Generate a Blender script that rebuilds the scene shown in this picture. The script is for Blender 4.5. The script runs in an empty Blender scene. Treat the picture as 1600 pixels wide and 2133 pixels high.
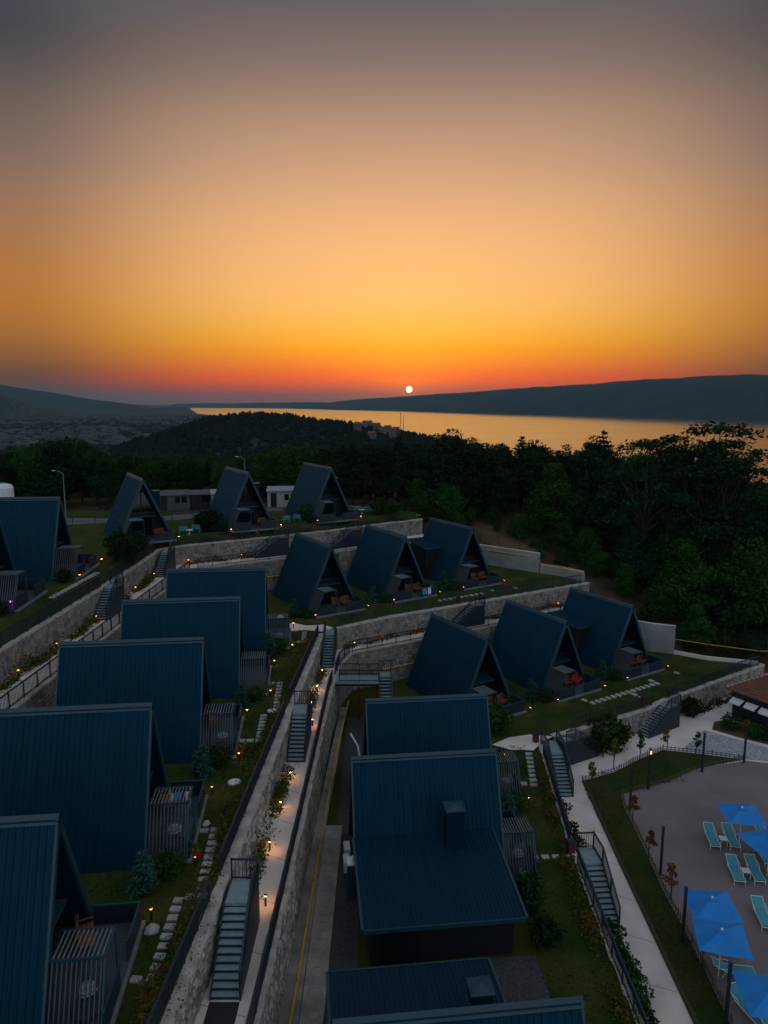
import bpy, math, random
import numpy as np
from mathutils import Vector, Matrix
R = math.radians
rnd = random.Random(7)
nrs = np.random.RandomState(11)
scene = bpy.context.scene
COL = scene.collection

# ------------------------------------------------------------------ camera
cam_d = bpy.data.cameras.new('camera')
cam = bpy.data.objects.new('camera', cam_d); COL.objects.link(cam)
cam_d.sensor_fit = 'VERTICAL'; cam_d.sensor_height = 24.0; cam_d.lens = 24.0 * 1479 / 2133
cam_d.clip_start = 0.5; cam_d.clip_end = 120000
cam.location = (0, 0, 20.4); cam.rotation_euler = (R(90 - 8.77), 0, 0)
scene.camera = cam

# ------------------------------------------------------------------ exposure
vs = scene.view_settings
vs.view_transform = 'Standard'; vs.look = 'None'; vs.exposure = 0.0; vs.gamma = 1.0; vs.use_curve_mapping = False
scene.cycles.use_denoising = True
scene.cycles.volume_bounces = 1
scene.cycles.max_bounces = 6
scene.cycles.diffuse_bounces = 3
scene.cycles.caustics_reflective = False; scene.cycles.caustics_refractive = False
scene.cycles.sample_clamp_indirect = 4.0

# ------------------------------------------------------------------ sky (dusk, the sun one degree above the far ridge)
SUN_AZ, SUN_EL = 2.0, 1.02          # degrees right of +Y, degrees up
wd = bpy.data.worlds.new('World'); scene.world = wd; wd.use_nodes = True
nt = wd.node_tree; nt.nodes.clear()
def N(t, **k):
    n = nt.nodes.new(t)
    for a, b in k.items(): setattr(n, a, b)
    return n
def LK(a, b): nt.links.new(a, b)
def M_(op, a, b=None, c=None, clamp=False):
    n = N('ShaderNodeMath', operation=op, use_clamp=clamp)
    for i, v in enumerate((a, b, c)):
        if v is None: continue
        if isinstance(v, (int, float)): n.inputs[i].default_value = v
        else: LK(v, n.inputs[i])
    return n.outputs[0]
tc = N('ShaderNodeTexCoord')
vn = N('ShaderNodeVectorMath', operation='NORMALIZE'); LK(tc.outputs['Generated'], vn.inputs[0])
sx = N('ShaderNodeSeparateXYZ'); LK(vn.outputs[0], sx.inputs[0])
elev = M_('MULTIPLY', M_('ARCSINE', sx.outputs[2]), 180 / math.pi)      # degrees
sun_v = Vector((math.sin(R(SUN_AZ)) * math.cos(R(SUN_EL)), math.cos(R(SUN_AZ)) * math.cos(R(SUN_EL)), math.sin(R(SUN_EL))))
dt = N('ShaderNodeVectorMath', operation='DOT_PRODUCT'); LK(vn.outputs[0], dt.inputs[0]); dt.inputs[1].default_value = sun_v
ang = M_('MULTIPLY', M_('ARCCOSINE', M_('MINIMUM', dt.outputs['Value'], 1.0)), 180 / math.pi)
hz = M_('POWER', M_('SUBTRACT', 1.0, M_('MULTIPLY', sx.outputs[2], sx.outputs[2])), 0.5)
dh = N('ShaderNodeVectorMath', operation='DOT_PRODUCT'); LK(vn.outputs[0], dh.inputs[0])
dh.inputs[1].default_value = (math.sin(R(SUN_AZ)), math.cos(R(SUN_AZ)), 0)
caz = M_('DIVIDE', dh.outputs['Value'], M_('MAXIMUM', hz, 0.001))       # cos of azimuth from the sun
def ramp(fac, stops):
    n = N('ShaderNodeValToRGB'); LK(fac, n.inputs[0]); cr = n.color_ramp
    cr.interpolation = 'CARDINAL'
    while len(cr.elements) < len(stops): cr.elements.new(0.5)
    for e, (p, c) in zip(cr.elements, stops): e.position = p; e.color = (*c, 1)
    return n.outputs[0]
ef = M_('DIVIDE', elev, 90.0, clamp=True)
west = ramp(ef, [(0.0, (.30, .09, .045)), (1.3/90, (.80, .075, .006)), (2.6/90, (1.2, .18, .0)), (4.6/90, (1.08, .40, .012)),
                 (8/90, (1.02, .51, .15)), (15/90, (.75, .405, .20)), (21/90, (.385, .236, .162)), (27.5/90, (.108, .102, .112)),
                 (42/90, (.15, .17, .20)), (1.0, (.32, .36, .43))])
side = ramp(ef, [(0.0, (.075, .045, .04)), (1.3/90, (.12, .05, .028)), (2.6/90, (.20, .07, .018)), (4.6/90, (.36, .125, .02)),
                 (8/90, (.46, .165, .026)), (15/90, (.26, .145, .095)), (20/90, (.12, .088, .078)), (25/90, (.045, .054, .067)),
                 (42/90, (.145, .165, .20)), (1.0, (.32, .36, .43))])
east = ramp(ef, [(0.0, (.43, .48, .56)), (6/90, (.52, .58, .67)), (20/90, (.55, .62, .73)), (45/90, (.44, .50, .59)), (1.0, (.32, .36, .43))])
def mix(f, a, b):
    n = N('ShaderNodeMix', data_type='RGBA'); LK(f, n.inputs[0]); LK(a, n.inputs[6]); LK(b, n.inputs[7]); return n.outputs[2]
def smooth(v, a, b):
    n = N('ShaderNodeMapRange', interpolation_type='SMOOTHSTEP'); LK(v, n.inputs[0]); n.inputs[1].default_value = a; n.inputs[2].default_value = b
    return n.outputs[0]
c1 = mix(smooth(caz, .875, 1.012), side, west)
c2 = mix(smooth(caz, .05, .84), east, c1)
nish = N('ShaderNodeTexSky', sky_type='NISHITA', sun_disc=False); nish.sun_elevation = R(SUN_EL); nish.sun_rotation = R(SUN_AZ)
nish.dust_density = 3.0
def addc(a, b, s):
    n = N('ShaderNodeMix', data_type='RGBA', blend_type='ADD'); n.inputs[0].default_value = s; LK(a, n.inputs[6]); LK(b, n.inputs[7]); return n.outputs[2]
c3 = addc(c2, nish.outputs[0], 0.015)
def const(c):
    n = N('ShaderNodeRGB'); n.outputs[0].default_value = (*c, 1); return n.outputs[0]
glow = N('ShaderNodeMix', data_type='RGBA', blend_type='ADD'); LK(M_('MULTIPLY', M_('POWER', 2.718, M_('MULTIPLY', ang, -.24)), .46), glow.inputs[0])
LK(c3, glow.inputs[6]); LK(const((1.0, .32, .01)), glow.inputs[7])
disc = M_('SUBTRACT', 1.0, smooth(ang, .222, .25))
c5 = mix(disc, glow.outputs[2], const((8, 4.2, 2.0)))
bg = N('ShaderNodeBackground'); LK(c5, bg.inputs[0]); bg.inputs[1].default_value = 1.0
wo = N('ShaderNodeOutputWorld'); LK(bg.outputs[0], wo.inputs[0])
wd.cycles.sampling_method = 'MANUAL'; wd.cycles.sample_map_resolution = 2048

sun_d = bpy.data.lights.new('sun', 'SUN'); sun_d.energy = 0.5; sun_d.angle = R(0.53); sun_d.color = (1.0, .42, .14)
sun = bpy.data.objects.new('sun', sun_d); COL.objects.link(sun)
sun.rotation_euler = (-sun_v).to_track_quat('-Z', 'Y').to_euler()

# ------------------------------------------------------------------ helpers: materials
MATS = {}
def mat(name, c, c2=None, scale=3.0, rough=.7, bump=0.0, bscale=30.0, metal=0.0, spec=.4, rand=0.0, emit=None, detail=5, cell=None, world=False, stretch=None):
    m = bpy.data.materials.new(name); m.use_nodes = True; t = m.node_tree; b = t.nodes['Principled BSDF']
    b.inputs['Roughness'].default_value = rough; b.inputs['Metallic'].default_value = metal; b.inputs['Specular IOR Level'].default_value = spec
    b.inputs['Base Color'].default_value = (*c, 1)
    tcn = t.nodes.new('ShaderNodeTexCoord'); src = tcn.outputs['Object']
    if world: src = t.nodes.new('ShaderNodeNewGeometry').outputs['Position']
    if stretch:
        mp = t.nodes.new('ShaderNodeMapping'); mp.inputs['Scale'].default_value = stretch; t.links.new(src, mp.inputs[0]); src = mp.outputs[0]
    out = None
    if c2 is not None:
        nz = t.nodes.new('ShaderNodeTexNoise'); nz.inputs['Scale'].default_value = scale; nz.inputs['Detail'].default_value = detail
        t.links.new(src, nz.inputs['Vector'])
        cr = t.nodes.new('ShaderNodeValToRGB'); cr.color_ramp.elements[0].position = .32; cr.color_ramp.elements[1].position = .68
        cr.color_ramp.elements[0].color = (*c, 1); cr.color_ramp.elements[1].color = (*c2, 1)
        t.links.new(nz.outputs[0], cr.inputs[0]); out = cr.outputs[0]
    if cell:
        vo = t.nodes.new('ShaderNodeTexVoronoi'); vo.inputs['Scale'].default_value = cell[0]; t.links.new(src, vo.inputs['Vector'])
        sp = t.nodes.new('ShaderNodeSeparateColor'); t.links.new(vo.outputs['Color'], sp.inputs[0])
        cr2 = t.nodes.new('ShaderNodeValToRGB'); cc = cell[1]
        while len(cr2.color_ramp.elements) < len(cc): cr2.color_ramp.elements.new(.5)
        for i, (e, k) in enumerate(zip(cr2.color_ramp.elements, cc)): e.position = i / (len(cc) - 1); e.color = (*k, 1)
        t.links.new(sp.outputs[0], cr2.inputs[0])
        if out is None: out = cr2.outputs[0]
        else:
            mx = t.nodes.new('ShaderNodeMix'); mx.data_type = 'RGBA'; mx.inputs[0].default_value = .6
            t.links.new(out, mx.inputs[6]); t.links.new(cr2.outputs[0], mx.inputs[7]); out = mx.outputs[2]
    if rand:
        oi = t.nodes.new('ShaderNodeObjectInfo'); hs = t.nodes.new('ShaderNodeHueSaturation')
        def rng(a, bb):
            mr = t.nodes.new('ShaderNodeMapRange'); t.links.new(oi.outputs['Random'], mr.inputs[0]); mr.inputs[3].default_value = a; mr.inputs[4].default_value = bb; return mr.outputs[0]
        t.links.new(rng(1 - rand, 1 + rand), hs.inputs['Value']); t.links.new(rng(.5 - rand * .06, .5 + rand * .06), hs.inputs['Hue'])
        if out is None: hs.inputs['Color'].default_value = (*c, 1)
        else: t.links.new(out, hs.inputs['Color'])
        out = hs.outputs[0]
    if out is not None: t.links.new(out, b.inputs['Base Color'])
    if bump:
        nb = t.nodes.new('ShaderNodeTexNoise'); nb.inputs['Scale'].default_value = bscale; nb.inputs['Detail'].default_value = 6; t.links.new(src, nb.inputs['Vector'])
        bp = t.nodes.new('ShaderNodeBump'); bp.inputs['Strength'].default_value = bump; bp.inputs['Distance'].default_value = .05
        t.links.new(nb.outputs[0], bp.inputs['Height']); t.links.new(bp.outputs[0], b.inputs['Normal'])
    if emit:
        b.inputs['Emission Color'].default_value = (*emit[0], 1); b.inputs['Emission Strength'].default_value = emit[1]
    MATS[name] = m
    return m
mat('roof', (.0020, .0150, .029), (.0034, .0225, .042), 1.0, .5, .08, 5, spec=.3, rand=.12, stretch=(5.0, .35, .35)); MATS['roof'].node_tree.nodes['Principled BSDF'].inputs['Specular Tint'].default_value = (.12, .6, 1, 1)
mat('roof_far', (.0020, .0150, .029), (.0034, .0225, .042), 1.0, .5, .08, 5, spec=.3, rand=.12, stretch=(5.0, .35, .35)); MATS['roof_far'].node_tree.nodes['Principled BSDF'].inputs['Specular Tint'].default_value = (.12, .6, 1, 1)
mat('trim', (.010, .046, .068), (.008, .036, .056), 4, .45, rand=.08)
mat('cladding', (.004, .005, .008), (.008, .009, .012), 6, .6, .2, 40)
mat('glass', (.006, .008, .012), rough=.06, spec=.6)
mat('deck', (.040, .056, .066), (.055, .072, .082), 5, .55, .2, 30)
mat('panel', (.007, .016, .026), (.011, .022, .034), 3, .5)
mat('metal', (.008, .016, .028), (.012, .022, .036), 8, .45, spec=.4)
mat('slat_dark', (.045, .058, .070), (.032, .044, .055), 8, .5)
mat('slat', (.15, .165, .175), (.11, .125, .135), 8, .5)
mat('kerb', (.16, .18, .19), (.11, .125, .135), 2, .85, .3, 25)
mat('concrete_wall', (.27, .29, .28), (.19, .20, .195), .5, .9, .4, 10); mat('concrete', (.68, .615, .56), (.52, .475, .44), .55, .9, .35, 22)
mat('concrete_old', (.34, .31, .27), (.17, .16, .145), .9, .9, .5, 14)
mat('coping', (.47, .42, .365), (.25, .23, .21), 1.6, .92, .9, 7)
mat('mortar', (.24, .225, .205), (.13, .125, .12), 2.2, .95, .8, 12)
mat('stone', (.20, .185, .165), (.09, .088, .085), 3, .9, .7, 14, cell=(2.6, [(.08, .08, .08), (.40, .36, .30), (.19, .18, .16), (.42, .32, .21), (.055, .06, .065), (.30, .29, .27)]))
mat('stone_single', (.40, .37, .32), (.17, .165, .155), 2.5, .9, .8, 6, rand=.5)
mat('lawn', (.014, .036, .006), (.056, .060, .014), .33, .95, 1.0, 30, spec=.1, world=True)
mat('lawn_pool', (.014, .036, .006), (.046, .046, .014), .4, .95, 1.0, 30, spec=.1, world=True)
mat('grass_blade', (.018, .050, .007), (.068, .070, .016), .33, .9, spec=.1, world=True)
mat('soil', (.035, .026, .017), (.11, .078, .042), .25, .95, 1.0, 6, spec=.1, world=True)
mat('gravel', (.035, .036, .040), (.075, .075, .08), 9, .95, 1.0, 40, spec=.2, world=True)
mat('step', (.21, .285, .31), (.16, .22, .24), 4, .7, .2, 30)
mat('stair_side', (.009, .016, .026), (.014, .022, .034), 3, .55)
mat('paver', (.36, .36, .345), (.26, .26, .25), 4, .9, .4, 25, rand=.14)
mat('pipe', (.58, .31, .006), (.46, .24, .006), 3, .5)
mat('pool_deck', (.185, .152, .152), (.13, .11, .114), .35, .8, .25, 12, world=True)
mat('pebble', (.42, .44, .45), (.16, .17, .18), 7, .9, .8, 30, world=True)
mat('parasol', (.010, .20, .55), (.008, .165, .47), 1.5, .8, .1, 20, rand=.06)
mat('white_metal', (.62, .64, .64), rough=.5)
mat('sling', (.06, .28, .34), (.045, .235, .29), 12, .8, rand=.06)
mat('wood', (.20, .075, .028), (.14, .05, .02), 8, .6, .2, 20, rand=.2)
mat('fence_wood', (.11, .085, .055), (.07, .055, .04), 6, .85, .3, 20)
mat('bark', (.055, .042, .032), (.035, .028, .022), 8, .95, .8, 14)
mat('leaf', (.008, .034, .005), (.021, .062, .008), .9, .75, spec=.15, rand=.35)
mat('leaf_dark', (.005, .018, .005), (.011, .031, .008), 1.1, .8, spec=.12, rand=.3)
mat('needle', (.006, .014, .007), (.010, .021, .010), 1.3, .8, spec=.12, rand=.3)
mat('needle_blue', (.016, .062, .046), (.026, .085, .055), 6, .75, spec=.15, rand=.2)
mat('leaf_rust', (.15, .055, .012), (.09, .075, .014), 2.2, .8, spec=.12, rand=.2)
mat('leaf_yellow', (.085, .10, .015), (.05, .082, .014), 2.2, .8, spec=.12, rand=.2)
mat('leaf_wall', (.024, .066, .010), (.11, .066, .014), .8, .8, spec=.12, world=True)
mat('far_wood', (.005, .009, .007), (.010, .015, .010), .02, .95, spec=.05, world=True)
mat('far_land', (.014, .018, .013), (.034, .034, .026), .004, .95, spec=.05, world=True)
mat('town_wall', (.09, .092, .095), (.035, .037, .04), .012, .9, world=True)
mat('plaster', (.34, .34, .32), (.26, .26, .25), 1.0, .9, rand=.2)
mat('red_tile', (.13, .045, .032), (.09, .032, .025), 1.2, .8, .4, 8, rand=.2)
mat('ridge_tile', (.36, .24, .20), (.28, .18, .15), 4, .8)
mat('tarp', (.22, .29, .33), (.15, .21, .25), 2, .6)
mat('shack', (.08, .09, .10), (.05, .055, .065), 1.5, .8)
mat('bin', (.10, .018, .018), (.07, .014, .014), 5, .5)
mat('white_paint', (.66, .68, .68), (.58, .6, .6), 3, .5)
mat('teal_paint', (.04, .24, .28), (.035, .2, .24), 3, .6, rand=.1)
mat('red_pot', (.32, .012, .012), rough=.4)
mat('wicker', (.03, .03, .034), rough=.7)
mat('cushion', (.42, .45, .5), (.3, .33, .4), 5, .9)
mat('towel_blue', (.05, .24, .45), rough=.95); mat('towel_white', (.6, .62, .65), rough=.95)
mat('lamp_glow', (1, .6, .2), emit=((1.0, .42, .08), 3.5)); mat('lamp_down', (1, .6, .2), emit=((1.0, .42, .10), 75)); 
def vary(m, lo, hi):
    t = MATS[m].node_tree; b = t.nodes['Principled BSDF']; oi = t.nodes.new('ShaderNodeObjectInfo'); mr = t.nodes.new('ShaderNodeMapRange'); t.links.new(oi.outputs['Random'], mr.inputs[0]); mr.inputs[3].default_value = lo; mr.inputs[4].default_value = hi; t.links.new(mr.outputs[0], b.inputs['Emission Strength'])
mat('lamp_path', (1, .6, .2), emit=((1.0, .42, .12), 150)); vary('lamp_path', 45, 105); vary('lamp_glow', .5, 2.2); vary('lamp_down', 8, 38)
mat('lamp_warm', (1, .6, .2), emit=((1.0, .6, .22), 9))
mat('led_blue', (.1, .1, 1), emit=((.08, .06, 1.0), 10)); mat('led_purple', (.6, .1, 1), emit=((.5, .05, 1.0), 7)); mat('led_green', (.1, 1, .2), emit=((.08, .8, .15), 5))
mat('asphalt', (.10, .105, .115), (.07, .075, .082), .5, .9, .2, 20)
mat('joint', (.11, .09, .09), rough=.9); mat('hill_plaster', (.14, .135, .13), (.09, .088, .086), .4, .9, rand=.3); mat('black_mat', (.02, .02, .025), rough=.9)
mat('water', (.012, .02, .026), rough=.12, spec=.5)
_w = MATS['water'].node_tree; _g = _w.nodes.new('ShaderNodeNewGeometry'); _n = _w.nodes.new('ShaderNodeTexNoise'); _m = _w.nodes.new('ShaderNodeMapping')
_m.inputs['Scale'].default_value = (.004, .02, 1); _w.links.new(_g.outputs['Position'], _m.inputs[0]); _w.links.new(_m.outputs[0], _n.inputs['Vector'])
_n.inputs['Scale'].default_value = 1.0; _n.inputs['Detail'].default_value = 8; 
_n.inputs['Scale'].default_value = 1.0; _n.inputs['Detail'].default_value = 6
_v1 = _w.nodes.new('ShaderNodeVectorMath'); _v1.operation = 'MULTIPLY_ADD'; _w.links.new(_n.outputs['Color'], _v1.inputs[0]); _v1.inputs[1].default_value = (.02, .018, 0); _v1.inputs[2].default_value = (-.01, -.052, 1)
_v2 = _w.nodes.new('ShaderNodeVectorMath'); _v2.operation = 'NORMALIZE'; _w.links.new(_v1.outputs[0], _v2.inputs[0]); _w.links.new(_v2.outputs[0], _w.nodes['Principled BSDF'].inputs['Normal'])
_r = _w.nodes.new('ShaderNodeMapRange'); _r.inputs[1].default_value = .35; _r.inputs[2].default_value = .7; _r.inputs[3].default_value = .10; _r.inputs[4].default_value = .16
_w.links.new(_n.outputs[0], _r.inputs[0]); _w.links.new(_r.outputs[0], _w.nodes['Principled BSDF'].inputs['Roughness'])

# ------------------------------------------------------------------ helpers: meshes
class MB:
    def __init__(s): s.v = []; s.f = []
    def add(s, vs_, fs):
        o = len(s.v); s.v += [tuple(p) for p in vs_]; s.f += [tuple(i + o for i in f) for f in fs]; return s
    def box(s, x0, x1, y0, y1, z0, z1):
        return s.add([(x0, y0, z0), (x1, y0, z0), (x1, y1, z0), (x0, y1, z0), (x0, y0, z1), (x1, y0, z1), (x1, y1, z1), (x0, y1, z1)],
                     [(3, 2, 1, 0), (4, 5, 6, 7), (0, 1, 5, 4), (1, 2, 6, 5), (2, 3, 7, 6), (3, 0, 4, 7)])
    def obox(s, p, q, hw, hh, up=(0, 0, 1)):
        p = Vector(p); q = Vector(q); d = (q - p).normalized(); u = Vector(up)
        r = d.cross(u)
        if r.length < 1e-4: r = Vector((1, 0, 0))
        r.normalize(); u = r.cross(d)
        c = [p + r * a * hw + u * b * hh for a, b in ((-1, -1), (1, -1), (1, 1), (-1, 1))] + [q + r * a * hw + u * b * hh for a, b in ((-1, -1), (1, -1), (1, 1), (-1, 1))]
        return s.add(c, [(0, 1, 2, 3), (7, 6, 5, 4), (0, 4, 5, 1), (1, 5, 6, 2), (2, 6, 7, 3), (3, 7, 4, 0)])
    def tube(s, pts, rad, n=6, cap=True):
        pts = [Vector(p) for p in pts]; rings = []
        if not isinstance(rad, (list, tuple)): rad = [rad] * len(pts)
        for i, p in enumerate(pts):
            d = (pts[min(i + 1, len(pts) - 1)] - pts[max(i - 1, 0)]).normalized()
            a = d.cross(Vector((0, 0, 1)))
            if a.length < 1e-3: a = d.cross(Vector((1, 0, 0)))
            a.normalize(); b = d.cross(a)
            rings.append([p + (a * math.cos(t) + b * math.sin(t)) * rad[i] for t in [2 * math.pi * k / n for k in range(n)]])
        vs_ = [q for r in rings for q in r]; fs = []
        for i in range(len(pts) - 1):
            for k in range(n):
                k2 = (k + 1) % n; fs.append((i * n + k, i * n + k2, (i + 1) * n + k2, (i + 1) * n + k))
        if cap: fs += [tuple(range(n))[::-1], tuple(range((len(pts) - 1) * n, len(pts) * n))]
        return s.add(vs_, fs)
    def lathe(s, prof, n=12, c=(0, 0, 0)):
        vs_ = [(c[0] + r * math.cos(2 * math.pi * k / n), c[1] + r * math.sin(2 * math.pi * k / n), c[2] + z) for r, z in prof for k in range(n)]
        fs = [(i * n + k, i * n + (k + 1) % n, (i + 1) * n + (k + 1) % n, (i + 1) * n + k) for i in range(len(prof) - 1) for k in range(n)]
        fs += [tuple(range(n))[::-1], tuple(range((len(prof) - 1) * n, len(prof) * n))]
        return s.add(vs_, fs)
    def prism(s, poly, z0, z1):
        n = len(poly)
        return s.add([(x, y, z0) for x, y in poly] + [(x, y, z1) for x, y in poly],
                     [tuple(range(n))[::-1], tuple(range(n, 2 * n))] + [(k, (k + 1) % n, n + (k + 1) % n, n + k) for k in range(n)])
    def mesh(s, name='m', m=None):
        me = bpy.data.meshes.new(name); me.from_pydata(s.v, [], s.f); me.update()
        if m: me.materials.append(MATS[m])
        return me
def link(name, me, parent=None, M=None):
    o = bpy.data.objects.new(name, me); COL.objects.link(o)
    if parent is not None: o.parent = parent
    if M is not None: o.matrix_local = M
    return o
def part(name, mb, m, parent=None): return link(name, mb.mesh(name, m), parent)
def tag(o, label=None, cat=None, group=None, kind=None):
    if label: o['label'] = label
    if cat: o['category'] = cat
    if group: o['group'] = group
    if kind: o['kind'] = kind
    return o
def thing(name, label, cat, loc=(0, 0, 0), rz=0.0, group=None, scale=1.0):
    o = bpy.data.objects.new(name, None); COL.objects.link(o); o.empty_display_size = .3
    o.location = loc; o.rotation_euler = (0, 0, rz); o.scale = (scale,) * 3
    return tag(o, label, cat, group)
def struct(name, mb, m): return tag(part(name, mb, m), kind='structure')
def smoothmesh(me):
    for p in me.polygons: p.use_smooth = True
    return me
def quads_mesh(name, V, m):      # V: (n,4,3) numpy
    n = V.shape[0]; me = bpy.data.meshes.new(name)
    me.vertices.add(n * 4); me.vertices.foreach_set('co', V.reshape(-1).astype(np.float32))
    me.loops.add(n * 4); me.loops.foreach_set('vertex_index', np.arange(n * 4, dtype=np.int32))
    me.polygons.add(n); me.polygons.foreach_set('loop_start', np.arange(0, n * 4, 4, dtype=np.int32)); me.polygons.foreach_set('loop_total', np.full(n, 4, np.int32))
    me.update(calc_edges=True); me.materials.append(MATS[m]); return me
def leaf_quads(P, size, rs, flat=0.0, aspect=.55):
    n = len(P); a = rs.normal(size=(n, 3)); a[:, 2] *= (1 - flat); a /= np.linalg.norm(a, axis=1)[:, None] + 1e-9
    b = rs.normal(size=(n, 3)); b[:, 2] *= (1 - flat); b -= (a * b).sum(1)[:, None] * a; b /= np.linalg.norm(b, axis=1)[:, None] + 1e-9
    s = (size * rs.choice([.55, .8, 1.0, 1.25, 1.7], n) * rs.uniform(.85, 1.15, n))[:, None]
    a = a * s; b = b * s * aspect
    return np.stack([P - a, P - b, P + a, P + b], axis=1)

# ------------------------------------------------------------------ ground plan (metres; the cabin terrace is z = 0)
ZF, ZPL, ZA, ZP, ZB, ZD = 5.4, 3.4, 0.0, -2.0, -5.6, -7.5
ZE = 6.1          # lawn of the back row and the upper left cabins, a grass bank above the wall
WF = [(-23.9, 8), (-23.4, 42), (-23.0, 56), (-23.0, 72), (-21.9, 73.4), (-12.9, 78.6), (-6.2, 82.9), (.6, 88.2), (5.0, 91.2)]
WL = [(-21.4, 8), (-20.8, 37.6), (-20.3, 53), (-19.9, 66), (-19.7, 71.6), (-11.2, 76.5), (-5.6, 80), (3.5, 85.8), (8.0, 88.6)]
WA = [(-7.5, 8), (-6.75, 28), (-6.15, 45), (-5.4, 61), (-4.3, 62.4), (.5, 65.9), (16.4, 74.9), (23.5, 79)]
WP = [(-4.85, 8), (-4.5, 28), (-4.3, 41), (-4.15, 53), (-3.7, 58.6), (-2.9, 61.6), (3.9, 65.4), (12, 70), (24.8, 77.2)]
WB = [(10.8, 8), (10.95, 30), (11.2, 38.4), (12.15, 51.2), (13.4, 52.5), (22.5, 57.5), (26.2, 60.3), (38.2, 68.1)]
def offs(pts, d):     # offset a polyline to its left by d
    P = [Vector(p[:2]) for p in pts]; out = []
    for i, p in enumerate(P):
        t = Vector((0, 0))
        if i: t += (p - P[i - 1]).normalized()
        if i < len(P) - 1: t += (P[i + 1] - p).normalized()
        t.normalize(); out.append((p.x - t.y * d, p.y + t.x * d))
    return out
def sheet(name, poly, z, m, kind='structure'):
    mb = MB(); mb.add([(x, y, z) for x, y in poly], [tuple(range(len(poly)))])
    o = part(name, mb, m); me = o.data
    import bmesh
    b = bmesh.new(); b.from_mesh(me); bmesh.ops.triangulate(b, faces=b.faces[:]); 
    for f in b.faces:
        if f.normal.z < 0: f.normal_flip()
    b.to_mesh(me); b.free()
    if kind: o['kind'] = kind
    return o
_o0, _o1, _o2 = offs(WF, -.02), offs(WF, .62), offs(WF, 1.9)
sheet('upper_garden', _o0 + _o1[::-1], ZF, 'lawn')
_mb = MB(); _k = len(WF); _mb.add([(x, y, ZF + .002) for x, y in _o1] + [(x, y, ZE) for x, y in _o2], [(i + 1, i, _k + i, _k + i + 1) for i in range(_k - 1)]); struct('grass_bank', _mb, 'lawn')
sheet('upper_lawn', _o2 + [(2, 93.5), (-5, 98), (-9, 102), (-32, 101), (-35, 94), (-62, 92), (-62, 8)], ZE, 'lawn')
sheet('upper_path', WL + WF[::-1], ZPL, 'concrete')
sheet('cabin_garden', WA + [(22.2, 82), (18.6, 84.6), (11.5, 90.2)] + WL[::-1], ZA, 'lawn')
sheet('middle_path', WP + WA[::-1], ZP, 'concrete')
sheet('lower_garden', WB + [(35.2, 68.2), (30.3, 71.6), (26, 77.9)] + WP[::-1], ZB, 'lawn')
sheet('pool_walkway', [(10.5, 8), (64, 8), (64, 76), (38.6, 68.6)] + WB[::-1], ZD, 'concrete')

# natural ground outside the terraces
SITE = [(-62, 6), (64, 6), (64, 74), (38.4, 68.3), (35.3, 68.4), (30.5, 71.8), (26.2, 78.2), (22.5, 82.3), (18.8, 84.9), (11.7, 90.6), (8.2, 89), (5, 91.6), (2.2, 93.8), (-5, 98.3), (-9, 102.3), (-32.2, 101.3), (-35.2, 94.3), (-62, 92.3)]
SP = np.array(SITE, float)
def site_sd(x, y):
    x = np.asarray(x, float); y = np.asarray(y, float)
    d = np.full(x.shape, 1e9); inside = np.zeros(x.shape, bool)
    for i in range(len(SP)):
        a = SP[i]; b = SP[(i + 1) % len(SP)]; e = b - a
        t = np.clip(((x - a[0]) * e[0] + (y - a[1]) * e[1]) / (e @ e), 0, 1)
        d = np.minimum(d, np.hypot(x - a[0] - t * e[0], y - a[1] - t * e[1]))
        c = ((a[1] > y) != (b[1] > y)) & (x < e[0] * (y - a[1]) / (e[1] + 1e-12) + a[0]); inside ^= c
    return np.where(inside, -d, d)
def sst(v, a, b):
    t = np.clip((v - a) / (b - a), 0, 1); return t * t * (3 - 2 * t)
def vnoise(x, y, s, seed=0):
    x = np.asarray(x, float) / s; y = np.asarray(y, float) / s
    def h(i, j): return np.modf(np.abs(np.sin(i * 127.1 + j * 311.7 + seed * 74.7) * 43758.5453))[0]
    i = np.floor(x); j = np.floor(y); u = x - i; v = y - j; u = u * u * (3 - 2 * u); v = v * v * (3 - 2 * v)
    return (h(i, j) * (1 - u) + h(i + 1, j) * u) * (1 - v) + (h(i, j + 1) * (1 - u) + h(i + 1, j + 1) * u) * v - .5
def pxaz(px): return np.degrees(np.arctan((np.asarray(px, float) - 800) / 1479))
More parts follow.
